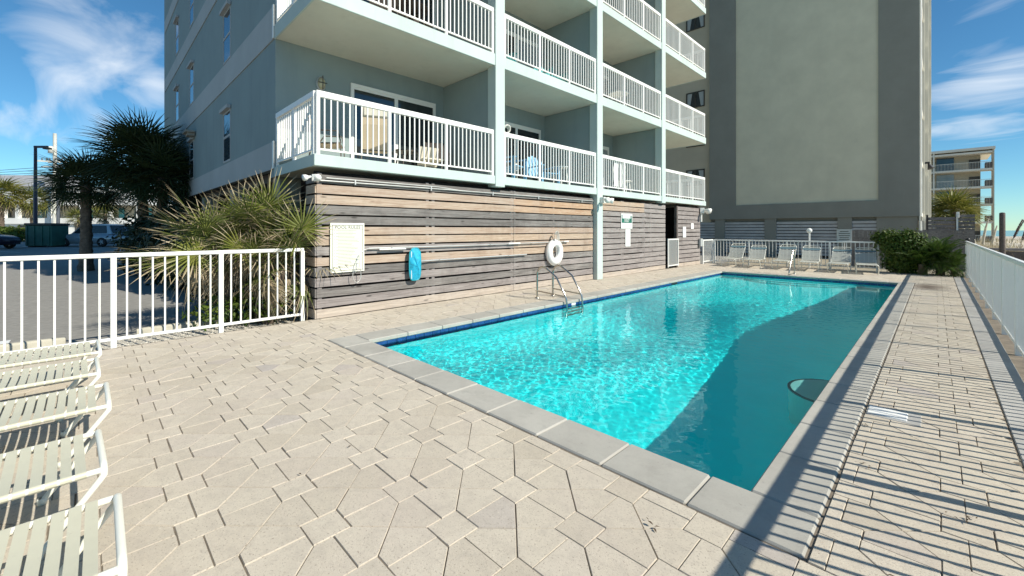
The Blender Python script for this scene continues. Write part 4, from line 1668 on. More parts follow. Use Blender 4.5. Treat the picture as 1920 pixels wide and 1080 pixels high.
# small wooden stair and fence pieces at the corner of the tall building
t = thing('privacy_fence', 'weathered grey board fence behind the bushes at the far end', 'fence', (-2.75, 24.6, -0.13))
x = 0.0
while x < 3.7:
    w_ = rnd.uniform(0.135, 0.145)
    hh = 1.62 + rnd.uniform(-0.02, 0.02)
    MB().prism([(x, 0), (x + w_, 0), (x + w_, 0.02), (x, 0.02)], 0, hh).build('board', M['wood_grey'], t)
    x += w_ + 0.008
MB().box(0, 3.7, 0.022, 0.07, 0.3, 0.39).box(0, 3.7, 0.022, 0.07, 1.2, 1.29).build('rail', M['wood_dark'], t)
t = thing('slatted_screen', 'brown slatted screen panel beside the corner of the tall building', 'screen', (-0.25, 27.6, -0.15))
for q in range(13):
    MB().box(0.0, 0.86, 0, 0.025, 0.05 + q * 0.17, 0.19 + q * 0.17).build('slat', M['wood_mauve'], t)
MB().box(-0.08, 0.0, -0.03, 0.06, 0, 2.35).box(0.86, 0.94, -0.03, 0.06, 0, 2.35).build('post', M['wood_dark'], t)
t = thing('gate_panel', 'grey slatted gate panel with a white post near the beach walkway', 'gate', (0.62, 26.6, -0.18))
for q in range(15):
    MB().box(0.06, 0.55, 0, 0.025, 0.04 + q * 0.155, 0.17 + q * 0.155).build('slat', M['wood_grey'], t)
MB().cbox(0.0, 0.058, -0.03, 0.05, 0, 2.45, 0.005).build('post', M['white'], t)
MB().cbox(0.0, 0.09, -0.12, 0.0, 2.2, 2.45, 0.01).build('post_lamp', M['white'], t)

# ------------------------------------------------------------------ distant condo on the beach
far = thing('beach_condo', 'tan five storey condo with open balconies far down the beach', 'building', (0, 97, -0.4))
XL, XR = -9.0, 6.25
fl = [2.9, 5.62, 8.34, 11.06, 13.7]
MB().box(XL, XR - 1.3, 2.2, 14, 0, 14.2).build('wall', M['tan_wall'], far)
for z in fl:
    MB().box(XL, XR, 0, 2.2, z, z + 0.28).build('balcony_slab', M['fin'], far)
MB().box(XL - 0.2, XR + 0.1, -0.15, 14.2, 14.2, 14.6).build('roof', M['fin'], far)
for x in (XR - 0.18, -0.35, -4.7):
    MB().box(x, x + 0.18, -0.05, 2.18, 0, 14.19).build('divider', M['fin'] if x < 5 else M['tan_wall'], far)
for lv, z in enumerate([0] + fl[:-1]):
    zf = z + (0.28 if lv else 0.02)
    for x0 in (0.05, -4.3):
        MB().box(x0, x0 + 2.0, 2.12, 2.19, zf + 0.05, zf + 2.25).build('window', M['glass_blue'] if lv % 2 == 0 else M['glass_pale'], far)
    MB().box(4.1 - 0.4, 4.1 + 0.8, 2.12, 2.19, zf, zf + 1.7).build('door', M['brown_frame'], far)
    mb = MB()
    x = -4.5
    mb.box(XL, XR - 0.2, 0.05, 0.09, zf + 1.0, zf + 1.06)
    while x < XR - 0.2:
        mb.box(x, x + 0.025, 0.055, 0.085, zf, zf + 1.0)
        x += 0.16
    mb.build('balcony_railing', M['fin'], far)
    MB().box(XR - 0.9, XR - 0.2, 0.1, 2.1, zf, zf + 0.9).build('side_panel', M['wood_dark'], far)

# ------------------------------------------------------------------ motel across the road
mot = thing('motel', 'long low white motel with a recessed gallery across the road', 'building', (-87.5, -3.0, 0.25), R(45))
GW = 16
# local x runs along the front, -y faces the pool
MB().box(-GW, GW, 0, 1.0, 0, 2.35).build('lower_wall', M['motel'], mot)
MB().box(-GW, GW, -0.3, 0.1, 2.1, 2.9).build('parapet', M['motel'], mot)
MB().box(-GW, GW, 2.2, 2.6, 2.3, 5.2).build('back_wall', M['tan_wall'], mot)
MB().box(-GW, GW, 0, 2.5, 2.2, 2.34).build('gallery_floor', M['motel'], mot)
MB().box(-GW, GW, -0.3, 9, 4.75, 7.3).build('fascia', M['motel'], mot)
mb = MB()
mb.add([(-GW, -0.6, 7.31), (-3, -0.6, 7.31), (-3, 5, 9.6), (-GW, 5, 9.6), (-GW, 9, 7.31), (-3, 9, 7.31)], [(0, 1, 2, 3), (3, 2, 5, 4), (1, 5, 2), (0, 3, 4)])
mb.build('roof', M['roof'], mot)
for x in (-15.5, -11.5, -7.5, -5.5, -1.0, 3.5, 7.5, 11.5, 15.5):
    MB().box(x - 0.25, x + 0.25, -0.25, 0.15, 2.9, 4.75).build('column', M['motel'], mot)
for x in (-13, -9.2, -6.6, -2.6, -3.9, 1.0, 5.4, 9.5, 13.4):
    MB().box(x - 0.6, x + 0.6, 2.12, 2.19, 3.1, 4.4).build('window', M['glass'], mot)
for x in (-10.6, -5.0, 2.4, 7.0, 11.0):
    MB().box(x - 0.4, x + 0.4, 2.12, 2.19, 2.4, 4.4).build('door', M['teal_plastic'], mot)
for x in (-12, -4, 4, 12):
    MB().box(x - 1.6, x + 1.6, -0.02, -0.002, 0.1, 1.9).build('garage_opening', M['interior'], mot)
# kerb and road strip in front of it
tag(MB().box(-90, -66.4, -60, -59.9, 0.2, 0.3).build('kerb', M['stop']), kind='structure')


# ------------------------------------------------------------------ vegetation
def fan_mesh(name, mat, nseg, L, spread, wid, droop, petiole, seed, fuse=0.32, dead=False):
    """a palm fan: a stalk along +Y and a spray of pleated blades"""
    r_ = random.Random(seed)
    V, F, UV = [], [], []

    def quad(a, b, c, d, ua, ub, k_):
        i = len(V)
        V.extend([a, b, c, d])
        UV.extend([(ua, k_), (ua, k_), (ub, k_), (ub, k_)])
        F.append((i, i + 1, i + 2, i + 3))
    # stalk
    n_ = 5
    for q in range(n_):
        t0, t1 = q / n_, (q + 1) / n_
        w0, w1 = 0.016 * (1 - 0.4 * t0), 0.016 * (1 - 0.4 * t1)
        z0, z1 = -0.12 * petiole * t0 ** 2, -0.12 * petiole * t1 ** 2
        for nx_1, nz_1 in ((1, 0), (0, 1)):
            quad((-w0 * nx_1, petiole * t0, z0 - w0 * nz_1), (w0 * nx_1, petiole * t0, z0 + w0 * nz_1), (w1 * nx_1, petiole * t1, z1 + w1 * nz_1), (-w1 * nx_1, petiole * t1, z1 - w1 * nz_1), 0.3, 0.3, 0.5)
    hz_ = -0.12 * petiole
    for s_ in range(nseg):
        f_ = s_ / (nseg - 1) - 0.5
        an = f_ * spread + r_.gauss(0, 0.02)
        ln = L * (1 - 0.38 * abs(f_ * 2) ** 1.5) * r_.uniform(0.9, 1.06)
        k_ = r_.random()
        dr = droop * r_.uniform(0.6, 1.5)
        side = r_.gauss(0, 0.05)
        fold = 0.35 if s_ % 2 else -0.35
        prev = None
        st = 6
        for q in range(st + 1):
            t_ = q / st
            rr = ln * t_
            a2 = an + side * t_ * t_
            x = rr * math.sin(a2)
            y = petiole + rr * math.cos(a2)
            z = hz_ - dr * ln * t_ ** 2.4 + 0.10 * ln * (1 - abs(2 * f_)) * 0 + 0.22 * ln * abs(f_) * 2 * t_ * (0 if dead else 1)
            w_ = wid * (0.30 + 0.70 * min(1, t_ / fuse)) * (1 - max(0, (t_ - fuse) / (1 - fuse)) ** 1.4 * 0.93)
            px_, py_ = math.cos(a2), -math.sin(a2)
            a = (x - px_ * w_, y - py_ * w_, z - fold * w_)
            b = (x + px_ * w_, y + py_ * w_, z + fold * w_)
            if prev:
                quad(prev[0], prev[1], b, a, prev[2], t_, k_)
            prev = (a, b, t_)
    return np_mesh(name, V, F, mat, False, UV)


def aim(loc, d, roll=0.0, sc=1.0, up=Vector((0, 0, 1))):
    y = Vector(d).normalized()
    x = y.cross(up)
    if x.length < 1e-3:
        x = Vector((1, 0, 0))
    x.normalize()
    z = x.cross(y)
    Mx = Matrix((x, y, z)).transposed().to_4x4()
    return Matrix.Translation(loc) @ Mx @ Matrix.Rotation(roll, 4, 'Y') @ Matrix.Scale(sc, 4)


def trunk_mesh(name, mat, h_, r0, r1, seed, lean=(0, 0)):
    r_ = random.Random(seed)
    mb = MB()
    n_ = 12
    k_ = max(8, int(h_ / 0.14))
    V, F = [], []
    for q in range(k_ + 1):
        t_ = q / k_
        rr = r0 + (r1 - r0) * t_ + (0.02 if q % 2 else -0.01) + (0.06 * (1 - t_) ** 6)
        for j in range(n_):
            an = 2 * PI * j / n_ + q * 0.13
            r2 = rr * r_.uniform(0.9, 1.1)
            V.append((lean[0] * t_ * t_ + r2 * math.cos(an), lean[1] * t_ * t_ + r2 * math.sin(an), h_ * t_))
    for q in range(k_):
        for j in range(n_):
            F.append((q * n_ + j, q * n_ + (j + 1) % n_, (q + 1) * n_ + (j + 1) % n_, (q + 1) * n_ + j))
    mb.add(V, F, True)
    return mb.mesh(name, mat)


def fan_palm(name, label, base, h_, fans, nf, rad, seed, low=125, group=None, dead=None, nd=0, trunk=(0.17, 0.14), lean=(0, 0)):
    r_ = random.Random(seed)
    t = thing(name, label, 'palm', base, 0, group)
    put('trunk', trunk_mesh('trunk', M['bark'], h_, trunk[0], trunk[1], seed, lean), t)
    top = Vector((lean[0], lean[1], h_ - 0.05))
    for q in range(nf):
        th = R(8 + (low - 8) * ((q + 0.5) / nf) ** 0.85)
        ph = q * 2.39996 + r_.uniform(-0.2, 0.2)
        d = Vector((math.sin(th) * math.cos(ph), math.sin(th) * math.sin(ph), math.cos(th)))
        o = put('frond', fans[q % len(fans)], t)
        o.matrix_local = aim(top, d, r_.uniform(-0.5, 0.5), rad * r_.uniform(0.85, 1.1))
    for q in range(nd):
        th = R(r_.uniform(128, 165))
        ph = r_.uniform(0, 2 * PI)
        d = Vector((math.sin(th) * math.cos(ph), math.sin(th) * math.sin(ph), math.cos(th)))
        o = put('dead_frond', dead[q % len(dead)], t)
        o.matrix_local = aim(top - Vector((0, 0, 0.15)), d, r_.uniform(-0.6, 0.6), rad * r_.uniform(0.7, 0.95))
    return t


def leaf_cloud(name, mat, blobs, n_, size, seed, parent=None, flat=0.5, fill=0.35):
    """leaf-sized faces spread through lumps: (x, y, z, rx, ry, rz)"""
    g_ = np.random.default_rng(seed)
    vol = np.array([b[3] * b[4] * b[5] for b in blobs]) ** 0.7
    pick = g_.choice(len(blobs), n_, p=vol / vol.sum())
    B = np.array(blobs)[pick]
    d = g_.normal(size=(n_, 3))
    d /= np.linalg.norm(d, axis=1)[:, None]
    rad_ = (fill + (1 - fill) * g_.random(n_) ** 0.5)[:, None] * (1 + 0.16 * g_.normal(size=(n_, 1)))
    c = B[:, :3] + d * rad_ * B[:, 3:6]
    nrm = d + g_.normal(size=(n_, 3)) * flat + np.array([0, 0, 0.35])
    nrm /= np.linalg.norm(nrm, axis=1)[:, None]
    t1 = np.cross(nrm, g_.normal(size=(n_, 3)))
    t1 /= np.linalg.norm(t1, axis=1)[:, None]
    t2 = np.cross(nrm, t1)
    s_ = size * g_.uniform(0.6, 1.3, (n_, 1))
    a, b = t1 * s_, t2 * s_ * 0.42
    V = np.stack([c - a, c - b - nrm * s_ * 0.1, c + a, c + b - nrm * s_ * 0.1], 1).reshape(-1, 3)
    F = np.arange(n_ * 4).reshape(-1, 4)
    kk_ = g_.random(n_)
    UV = np.stack([np.tile([0.0, 0.4, 0.9, 0.4], n_), np.repeat(kk_, 4)], -1)
    return put(name, np_mesh(name, V, F, mat, False, UV), parent)


def stems(parent, pts, r=0.02, mat='bark'):
    mb = MB()
    for a, b in pts:
        m_ = (Vector(a) + Vector(b)) / 2 + Vector((rnd.uniform(-.05, .05), rnd.uniform(-.05, .05), 0))
        mb.tube([a, m_, b], [r, r * 0.8, r * 0.4], 6)
    return mb.build('stem', M[mat], parent)


# saw palmetto pushing through the fence at the near corner of the wood wall
pal_f = [fan_mesh('frond', M['fan'], 26, 0.72, R(250), 0.0115, 0.20, 0.55, 11 + q) for q in range(3)]
pal_b = [fan_mesh('frond', M['fan'], 22, 0.66, R(210), 0.0115, 0.55, 0.50, 31 + q) for q in range(2)]
pal_d = [fan_mesh('dead_frond', M['fan_dry'], 20, 0.62, R(150), 0.011, 0.75, 0.45, 51 + q, dead=True) for q in range(2)]
t = thing('palmetto_bush', 'spiky palmetto with dry drooping tips behind the fence beside the wood wall', 'palm', (-8.25, 1.95, -0.1))
CR = [(Vector((-0.35, -0.45, 1.3)), 22, 6), (Vector((0.02, 0.28, 1.5)), 26, 6), (Vector((0.40, 0.42, 1.0)), 16, 5), (Vector((-0.55, 0.25, 1.2)), 16, 4)]
for ci, (c, nf, nd) in enumerate(CR):
    pth = [Vector((c.x * 0.5, c.y * 0.5, 0.0)), Vector((c.x * 0.75, c.y * 0.7, c.z * 0.5)), c]
    MB().tube(pth, [0.09, 0.075, 0.06], 10).build('stem', M['bark'], t)
    for q in range(nf):
        th = R(10 + 108 * ((q + 0.5) / nf) ** 0.9)
        ph = q * 2.39996 + ci
        d = Vector((math.sin(th) * math.cos(ph), math.sin(th) * math.sin(ph), math.cos(th)))
        if c.x + d.x * 1.2 > 0.95:
            d.x = (0.95 - c.x) / 1.2
        o = put('frond', (pal_f if q % 3 else pal_b)[q % 2], t)
        o.matrix_local = aim(c, d, rnd.uniform(-0.6, 0.6), rnd.uniform(0.72, 1.0))
    for q in range(nd + 3):
        th = R(rnd.uniform(112, 158))
        ph = rnd.uniform(-2.4, 1.6)
        d = Vector((math.sin(th) * math.cos(ph), math.sin(th) * math.sin(ph), math.cos(th)))
        if c.x + d.x * 1.2 > 0.80:
            d.x = (0.80 - c.x) / 1.2
        o = put('dead_frond', pal_d[q % 2], t)
        o.matrix_local = aim(c, d, rnd.uniform(-0.7, 0.7), rnd.uniform(0.7, 0.95))
# fans that face the pool, one of them leaning out at the corner of the wood wall
def aim_face(hub, y, z, sc, pet=0.55):
    y = Vector(y).normalized()
    x = y.cross(Vector(z)).normalized()
    z = x.cross(y)
    Mx = Matrix((x, y, z)).transposed().to_4x4()
    return Matrix.Translation(Vector(hub) - y * pet * sc) @ Mx @ Matrix.Scale(sc, 4)


pal_g = [fan_mesh('frond', M['fan_bright'], 28, 0.74, R(262), 0.0125, q_, 0.55, 131 + int(q_ * 100)) for q_ in (0.10, 0.18, 0.26)]
for i, (hub, y, z, sc) in enumerate((((0.93, 0.52, 1.62), (0.12, 0.30, 0.9), (0.90, -0.42, 0.25), 0.86),
                                     ((0.35, 0.20, 2.02), (0.05, 0.15, 0.95), (0.85, -0.5, 0.15), 0.92),
                                     ((-0.45, -0.55, 1.52), (-0.15, -0.55, 0.55), (0.80, -0.35, 0.5), 0.98),
                                     ((0.45, -0.20, 1.30), (0.35, -0.45, 0.35), (0.7, -0.3, 0.65), 0.80),
                                     ((-0.15, -0.1, 1.85), (-0.25, -0.35, 0.9), (0.8, -0.55, 0.1), 0.90),
                                     ((0.10, -0.75, 1.25), (0.2, -0.9, 0.1), (0.75, 0.1, 0.65), 0.82))):
    o = put('frond', pal_g[i % 3], t)
    o.matrix_local = aim_face(hub, y, z, sc)
# fronds that lean out over the deck at the corner
for loc, d, rl, sc in (((0.62, 0.52, 1.3), (0.45, -0.05, 0.55), 0.9, 0.72), ((0.55, 0.45, 1.05), (0.5, -0.12, 0.55), 0.5, 0.68), ((0.45, 0.5, 1.2), (0.3, -0.15, 0.8), 0.2, 0.75), ((0.35, 0.30, 1.15), (0.55, 0.12, 0.55), 0.1, 0.82), ((0.25, 0.05, 1.0), (0.4, -0.2, 0.45), 0.5, 0.75), ((-0.5, -0.7, 1.1), (0.15, -0.9, 0.25), 0.3, 0.95), ((-0.4, -0.6, 1.1), (0.35, -0.85, 0.05), -0.5, 0.95)):
    o = put('frond', pal_f[1], t)
    o.matrix_local = aim(Vector(loc), d, rl, sc)
for loc, d, rl, sc in (((0.50, 0.40, 1.05), (0.25, -0.05, -0.8), 0.2, 0.62), ((0.45, 0.15, 1.0), (0.3, -0.15, -0.75), 0.9, 0.8), ((0.35, 0.4, 0.9), (0.3, -0.1, -0.7), -0.4, 0.65)):
    o = put('dead_frond', pal_d[0], t)
    o.matrix_local = aim(Vector(loc), d, rl, sc)
leaf_cloud('undergrowth', M['leaf'], [(0.1, 0.2, 0.35, 0.45, 0.55, 0.4), (-0.2, -0.4, 0.25, 0.4, 0.5, 0.3)], 900, 0.06, 5, t)
bpy.data.objects['undergrowth']['kind'] = 'stuff'

# palms standing in the shade of the building
dk = [fan_mesh('frond', M['fan_shaded'], 22, 0.95, R(255), 0.019, 0.30, 0.80, 71 + q) for q in range(3)]
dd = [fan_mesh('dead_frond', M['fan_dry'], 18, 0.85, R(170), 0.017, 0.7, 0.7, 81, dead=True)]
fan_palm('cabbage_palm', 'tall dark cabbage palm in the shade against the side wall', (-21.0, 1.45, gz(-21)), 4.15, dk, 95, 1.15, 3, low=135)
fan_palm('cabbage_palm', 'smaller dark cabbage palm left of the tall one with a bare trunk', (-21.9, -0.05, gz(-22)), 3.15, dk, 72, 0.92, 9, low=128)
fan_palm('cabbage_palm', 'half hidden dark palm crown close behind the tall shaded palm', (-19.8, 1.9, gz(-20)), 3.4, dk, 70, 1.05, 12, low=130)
t = thing('shade_shrub', 'dense shade-darkened shrub at the foot of the shaded palms', 'shrub', (-18.7, 1.65, gz(-18.7)))
leaf_cloud('foliage', M['leaf_shaded'], [(0, 0, 1.0, 1.5, 1.0, 1.05), (-0.9, 0.6, 1.5, 1.1, 0.8, 1.0), (0.9, 0.5, 0.9, 1.0, 0.8, 1.0), (-1.4, 1.1, 1.0, 0.9, 0.7, 1.2), (1.8, 0.7, 0.8, 1.0, 0.7, 0.9)], 17000, 0.10, 8, t)
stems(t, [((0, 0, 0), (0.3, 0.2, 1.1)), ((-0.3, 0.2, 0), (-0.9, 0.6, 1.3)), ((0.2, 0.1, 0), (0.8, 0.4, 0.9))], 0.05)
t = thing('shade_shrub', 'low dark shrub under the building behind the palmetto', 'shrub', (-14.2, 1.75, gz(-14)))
leaf_cloud('foliage', M['leaf_shaded'], [(0, 0.2, 1.0, 1.1, 0.7, 1.05), (1.5, 0.3, 0.9, 1.0, 0.6, 0.95), (-1.6, 0.1, 1.0, 1.1, 0.75, 1.05), (3.0, 0.4, 0.85, 1.0, 0.55, 0.9), (-3, 0, 0.9, 1.0, 0.8, 0.9)], 16000, 0.09, 18, t)
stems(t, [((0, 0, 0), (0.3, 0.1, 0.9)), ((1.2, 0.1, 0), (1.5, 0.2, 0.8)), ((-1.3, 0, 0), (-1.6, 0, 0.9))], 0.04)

# sunlit palms beyond the car park
lt = [fan_mesh('frond', M['fan_lit'], 18, 1.25, R(250), 0.03, 0.35, 0.95, 91 + q) for q in range(3)]
ld = [fan_mesh('dead_frond', M['fan_dry'], 16, 1.1, R(170), 0.028, 0.7, 0.9, 97, dead=True)]
fan_palm('sunlit_palm', 'sunlit yellow-green palm behind the hedge at the left edge', (-70.2, -6.6, 0.28), 5.0, lt, 46, 1.25, 22, low=130, dead=ld, nd=12, trunk=(0.35, 0.26))
fan_palm('sunlit_palm', 'second sunlit palm with a pale slim trunk right of the left edge palm', (-70.6, -4.3, 0.28), 4.4, lt, 36, 1.05, 23, low=130, dead=ld, nd=10, trunk=(0.25, 0.2))
fan_palm('sunlit_palm', 'small yellow palm in front of the motel right of the utility pole', (-66.5, -0.7, 0.28), 2.6, lt, 26, 0.72, 24, low=125, dead=ld, nd=6)
fan_palm('sunlit_palm', 'small yellow palm in front of the motel behind the bare palm trunk', (-64.8, 1.35, 0.28), 3.0, lt, 28, 0.8, 25, low=125, dead=ld, nd=6)
fan_palm('beach_palm', 'bushy green palm in front of the distant beach condo', (1.2, 57.8, -0.4), 3.6, lt, 60, 1.22, 27, low=118, dead=ld, nd=6, trunk=(0.3, 0.22))
# clipped hedge by the road
t = thing('clipped_hedge', 'clipped green hedge along the kerb under the sunlit palms', 'hedge', (-69.5, -8.8, 0.28), R(52))
leaf_cloud('foliage', M['leaf'], [(x, 0, 0.75, 0.8, 0.75, 0.8) for x in np.arange(-3.5, 5.3, 0.55)], 9000, 0.17, 28, t, fill=0.6)
stems(t, [((x, 0, 0), (x + 0.1, 0, 0.8)) for x in (-3, -1, 1, 3, 4.8)], 0.04)
tag(MB().box(-0.5, 10, -0.12, 0.12, 0.0, 0.16).build('kerb', M['stop']), kind='structure')
bpy.data.objects['kerb.001'].location = (-71.5, -13.2, 0.27)
bpy.data.objects['kerb.001'].rotation_euler = (0, 0, R(52))

# bushes at the far end of the deck
t = thing('round_bush', 'round leafy green bush beside the last lounger at the far fence', 'bush', (-0.85, 20.0, -0.02))
leaf_cloud('foliage', M['leaf'], [(0, 0, 0.85, 0.62, 0.36, 0.66), (0.42, 0.08, 0.72, 0.46, 0.3, 0.62), (-0.45, 0.32, 1.2, 0.40, 0.2, 0.34), (0.05, 0, 0.3, 0.55, 0.32, 0.32), (0.2, -0.05, 1.25, 0.35, 0.25, 0.28)], 9500, 0.058, 41, t, fill=0.2)
stems(t, [((0, 0, 0), (0.2, 0, 0.9)), ((-0.1, 0, 0), (-0.3, 0.05, 1.0)), ((0.2, 0, 0), (0.5, 0.08, 0.8))], 0.025)


def feather_mesh(name, mat, L, nl, ll, droop, seed):
    r_ = random.Random(seed)
    V, F, UV = [], [], []
    pts = []
    for q in range(nl + 1):
        t_ = q / nl
        pts.append(Vector((0, L * (t_ - 0.12 * t_ * t_), L * (0.32 * t_ - droop * t_ ** 2.2))))
    for q in range(nl):
        a, b = pts[q], pts[q + 1]
        i = len(V)
        w_ = 0.007
        V.extend([a + Vector((-w_, 0, 0)), a + Vector((w_, 0, 0)), b + Vector((w_, 0, 0)), b + Vector((-w_, 0, 0))])
        UV.extend([(0.3, 0.3)] * 4)
        F.append((i, i + 1, i + 2, i + 3))
        if q < 3:
            continue
        t_ = q / nl
        l_ = ll * math.sin(PI * min(1, 0.12 + 0.86 * t_)) ** 0.7
        for s_ in (-1, 1):
            tip = a + Vector((s_ * l_ * 0.82, l_ * 0.45, l_ * 0.12 - l_ * 0.28 * r_.random()))
            m_ = a + (tip - a) * 0.5 + Vector((0, 0.010, 0.02))
            n_ = a + (tip - a) * 0.5 + Vector((0, -0.010, 0.02))
            i = len(V)
            V.extend([a, n_, tip, m_])
            k_ = r_.random()
            UV.extend([(0, k_), (0.5, k_), (1, k_), (0.5, k_)])
            F.append((i, i + 1, i + 2, i + 3))
    return np_mesh(name, V, F, mat, False, UV)


fe = [feather_mesh('frond', M['sago'], 1.0, 44, 0.20, 0.42 + 0.14 * q, 61 + q) for q in range(3)]
t = thing('sago_palm', 'low feathery sago palm at the fence corner right of the round bush', 'palm', (0.08, 19.95, 0))
for ci, (cx, cyy, cz, nf, sc) in enumerate(((0.02, 0, 0.42, 46, 1.0), (0.36, -0.1, 0.25, 26, 0.8), (-0.40, -0.15, 0.35, 28, 0.85))):
    MB().tube([(cx, cyy, 0), (cx, cyy, cz)], [0.12, 0.10], 10).build('trunk', M['bark'], t)
    for q in range(nf):
        th = R(12 + 108 * ((q + 0.5) / nf))
        ph = q * 2.39996
        d = Vector((math.sin(th) * math.cos(ph), 0.62 * math.sin(th) * math.sin(ph), math.cos(th)))
        if cx + 0.08 + d.x * sc > 0.58:
            d.x *= 0.45
        o = put('frond', fe[q % 3], t)
        o.matrix_local = aim(Vector((cx, cyy, cz)), d, rnd.uniform(-0.3, 0.3), sc * rnd.uniform(0.85, 1.1))

# dune grass and reeds by the beach walkway
V, F, UV = [], [], []
g_ = random.Random(5)


def blade(V, F, UV, x, y, z, L, w_, lean, ph, k_, st=4):
    prev = None
    for q in range(st + 1):
        t_ = q / st
        o_ = lean * L * t_ ** 1.8
        p = Vector((x + o_ * math.cos(ph), y + o_ * math.sin(ph), z + L * t_ * (1 - 0.25 * lean * t_)))
        ww = w_ * (1 - t_ ** 1.5 * 0.95)
        s_ = Vector((-math.sin(ph + 0.7), math.cos(ph + 0.7), 0)) * ww
        if prev is not None:
            i = len(V)
            V.extend([prev[0], prev[1], p + s_, p - s_])
            UV.extend([(prev[2], k_), (prev[2], k_), (t_, k_), (t_, k_)])
            F.append((i, i + 1, i + 2, i + 3))
        prev = (p - s_, p + s_, t_)


for q in range(2600):
    y = g_.uniform(24, 50)
    x = g_.uniform(0.9, 2.6) * (1 + (y - 24) / 40)
    blade(V, F, UV, x, y, dz(x, y), g_.uniform(0.5, 1.15), 0.012, g_.uniform(0.1, 0.6), g_.uniform(0, 6.28), g_.random())
for q in range(1800):
    y = g_.uniform(40, 120)
    x = g_.uniform(2, 26)
    blade(V, F, UV, x, y, dz(x, min(y, 190)), g_.uniform(0.5, 1.0), 0.03, g_.uniform(0.1, 0.6), g_.uniform(0, 6.28), g_.random(), 3)
put('dune_grass', np_mesh('dune_grass', V, F, M['drygrass'], False, UV), kind='stuff')
RE = [(1.95, 25.6, 2.15, 0.30, 'left of the dark wooden post'), (2.1, 26.1, 2.0, 0.55, 'crossing behind the dark wooden post'), (2.25, 25.9, 2.1, 0.22, 'just right of the dark wooden post'),
      (2.05, 26.9, 2.15, 0.35, 'leaning behind the dark wooden post, thinnest plume'), (2.45, 26.6, 1.9, 0.62, 'bent lowest between post and photo edge'),
      (2.62, 26.3, 1.95, 0.50, 'midway between the post and the photo edge'), (2.95, 26.5, 1.85, 0.42, 'at the right edge above the beach walkway')]
for x, y, L, ln, wh in RE:
    t = thing('reed_stalk', 'tall reed with a mauve feathery plume ' + wh, 'reed', (x, y, dz(x, y)), 0, 'plumed reeds by the beach walkway')
    V, F, UV = [], [], []
    pts = [Vector((ln * L * (q / 10) ** 2 * 0.7, ln * L * (q / 10) ** 2 * 0.5, L * q / 10)) for q in range(11)]
    MB().tube(pts, [0.012 - 0.0008 * q for q in range(11)], 5).build('stem', M['stalk'], t)
    for q in range(420):
        f_ = 0.66 + 0.32 * g_.random()
        i_ = min(9, int(f_ * 10))
        p = pts[i_].lerp(pts[i_ + 1], f_ * 10 - i_)
        blade(V, F, UV, p.x, p.y, p.z, g_.uniform(0.08, 0.16) * (1.3 - f_ * 0.6), 0.010, g_.uniform(0.3, 0.9), g_.uniform(-0.8, 1.6), g_.random(), 2)
    put('plume', np_mesh('plume', V, F, M['plume'], False, UV), t)
    V, F, UV = [], [], []
    for q in range(10):
        blade(V, F, UV, 0, 0, g_.uniform(0, 0.6), g_.uniform(0.6, 1.0), 0.012, g_.uniform(0.3, 0.8), g_.uniform(0, 6.28), g_.random())
    put('leaves', np_mesh('leaves', V, F, M['drygrass'], False, UV), t)
for q, (x, y, L, ph) in enumerate(((1.55, 43.2, 2.6, 2.6), (1.95, 44.0, 2.4, 2.9), (2.3, 44.6, 2.7, 0.6), (2.75, 45.0, 2.2, 0.4))):
    pts = [(x + 0.28 * math.cos(ph) * t_ * t_ * L * 0.5, y + 0.2 * math.sin(ph) * t_ * L * 0.5, -0.4 + L * t_) for t_ in (0, 0.25, 0.5, 0.75, 1.0)]
    o = MB().tube(pts, [0.10, 0.085, 0.075, 0.06, 0.03], 8).build('bare_trunk', M['stalk'])
    tag(o, ('leftmost bare pale trunk leaning left below the beach palm', 'second bare pale trunk from the left below the beach palm', 'third bare pale trunk below the beach palm, leaning right', 'rightmost bare pale trunk below the beach palm')[q], 'tree', 'bare pale trunks by the beach')

# wooden walkway and post on the beach
t = thing('beach_walkway', 'dark wooden beach walkway with a hand rail beyond the right fence', 'walkway', (1.3, 24.2, -0.2), R(12))
for q in range(60):
    MB().box(q * 0.155, q * 0.155 + 0.14, 0, 1.3, 0.50, 0.535).build('plank', M['wood_grey'], t)
MB().cbox(-0.1, 9.5, -0.06, 0.05, 0.92, 1.02, 0.01).build('hand_rail', M['wood_mauve'], t)
MB().box(-0.1, 9.5, -0.02, 0.02, 0.52, 0.90).build('side_board', M['wood_dark'], t)
for q in range(6):
    MB().box(q * 1.8, q * 1.8 + 0.1, -0.08, 0.02, -0.3, 0.95).build('post', M['wood_dark'], t)
tag(MB().lathe([(0.001, -0.3), (0.085, -0.3), (0.082, 0.9), (0.078, 2.33), (0.06, 2.36), (0.001, 2.37)], 0, 0, 12).build('wooden_post', M['wood_dark']), 'tall dark round wooden post standing among the beach reeds', 'post')
bpy.data.objects['wooden_post'].location = (1.74, 24.0, -0.22)
o = MB().tube([(0, 0, 0), (0, 0, 1.22)], 0.035, 8).sphere((0, 0, 1.27), 0.06, 10).build('finial_post', M['black'])
o.location = (0.76, 20.95, -0.1)
tag(o, 'slim black post with a ball top at the far end of the right fence', 'post')


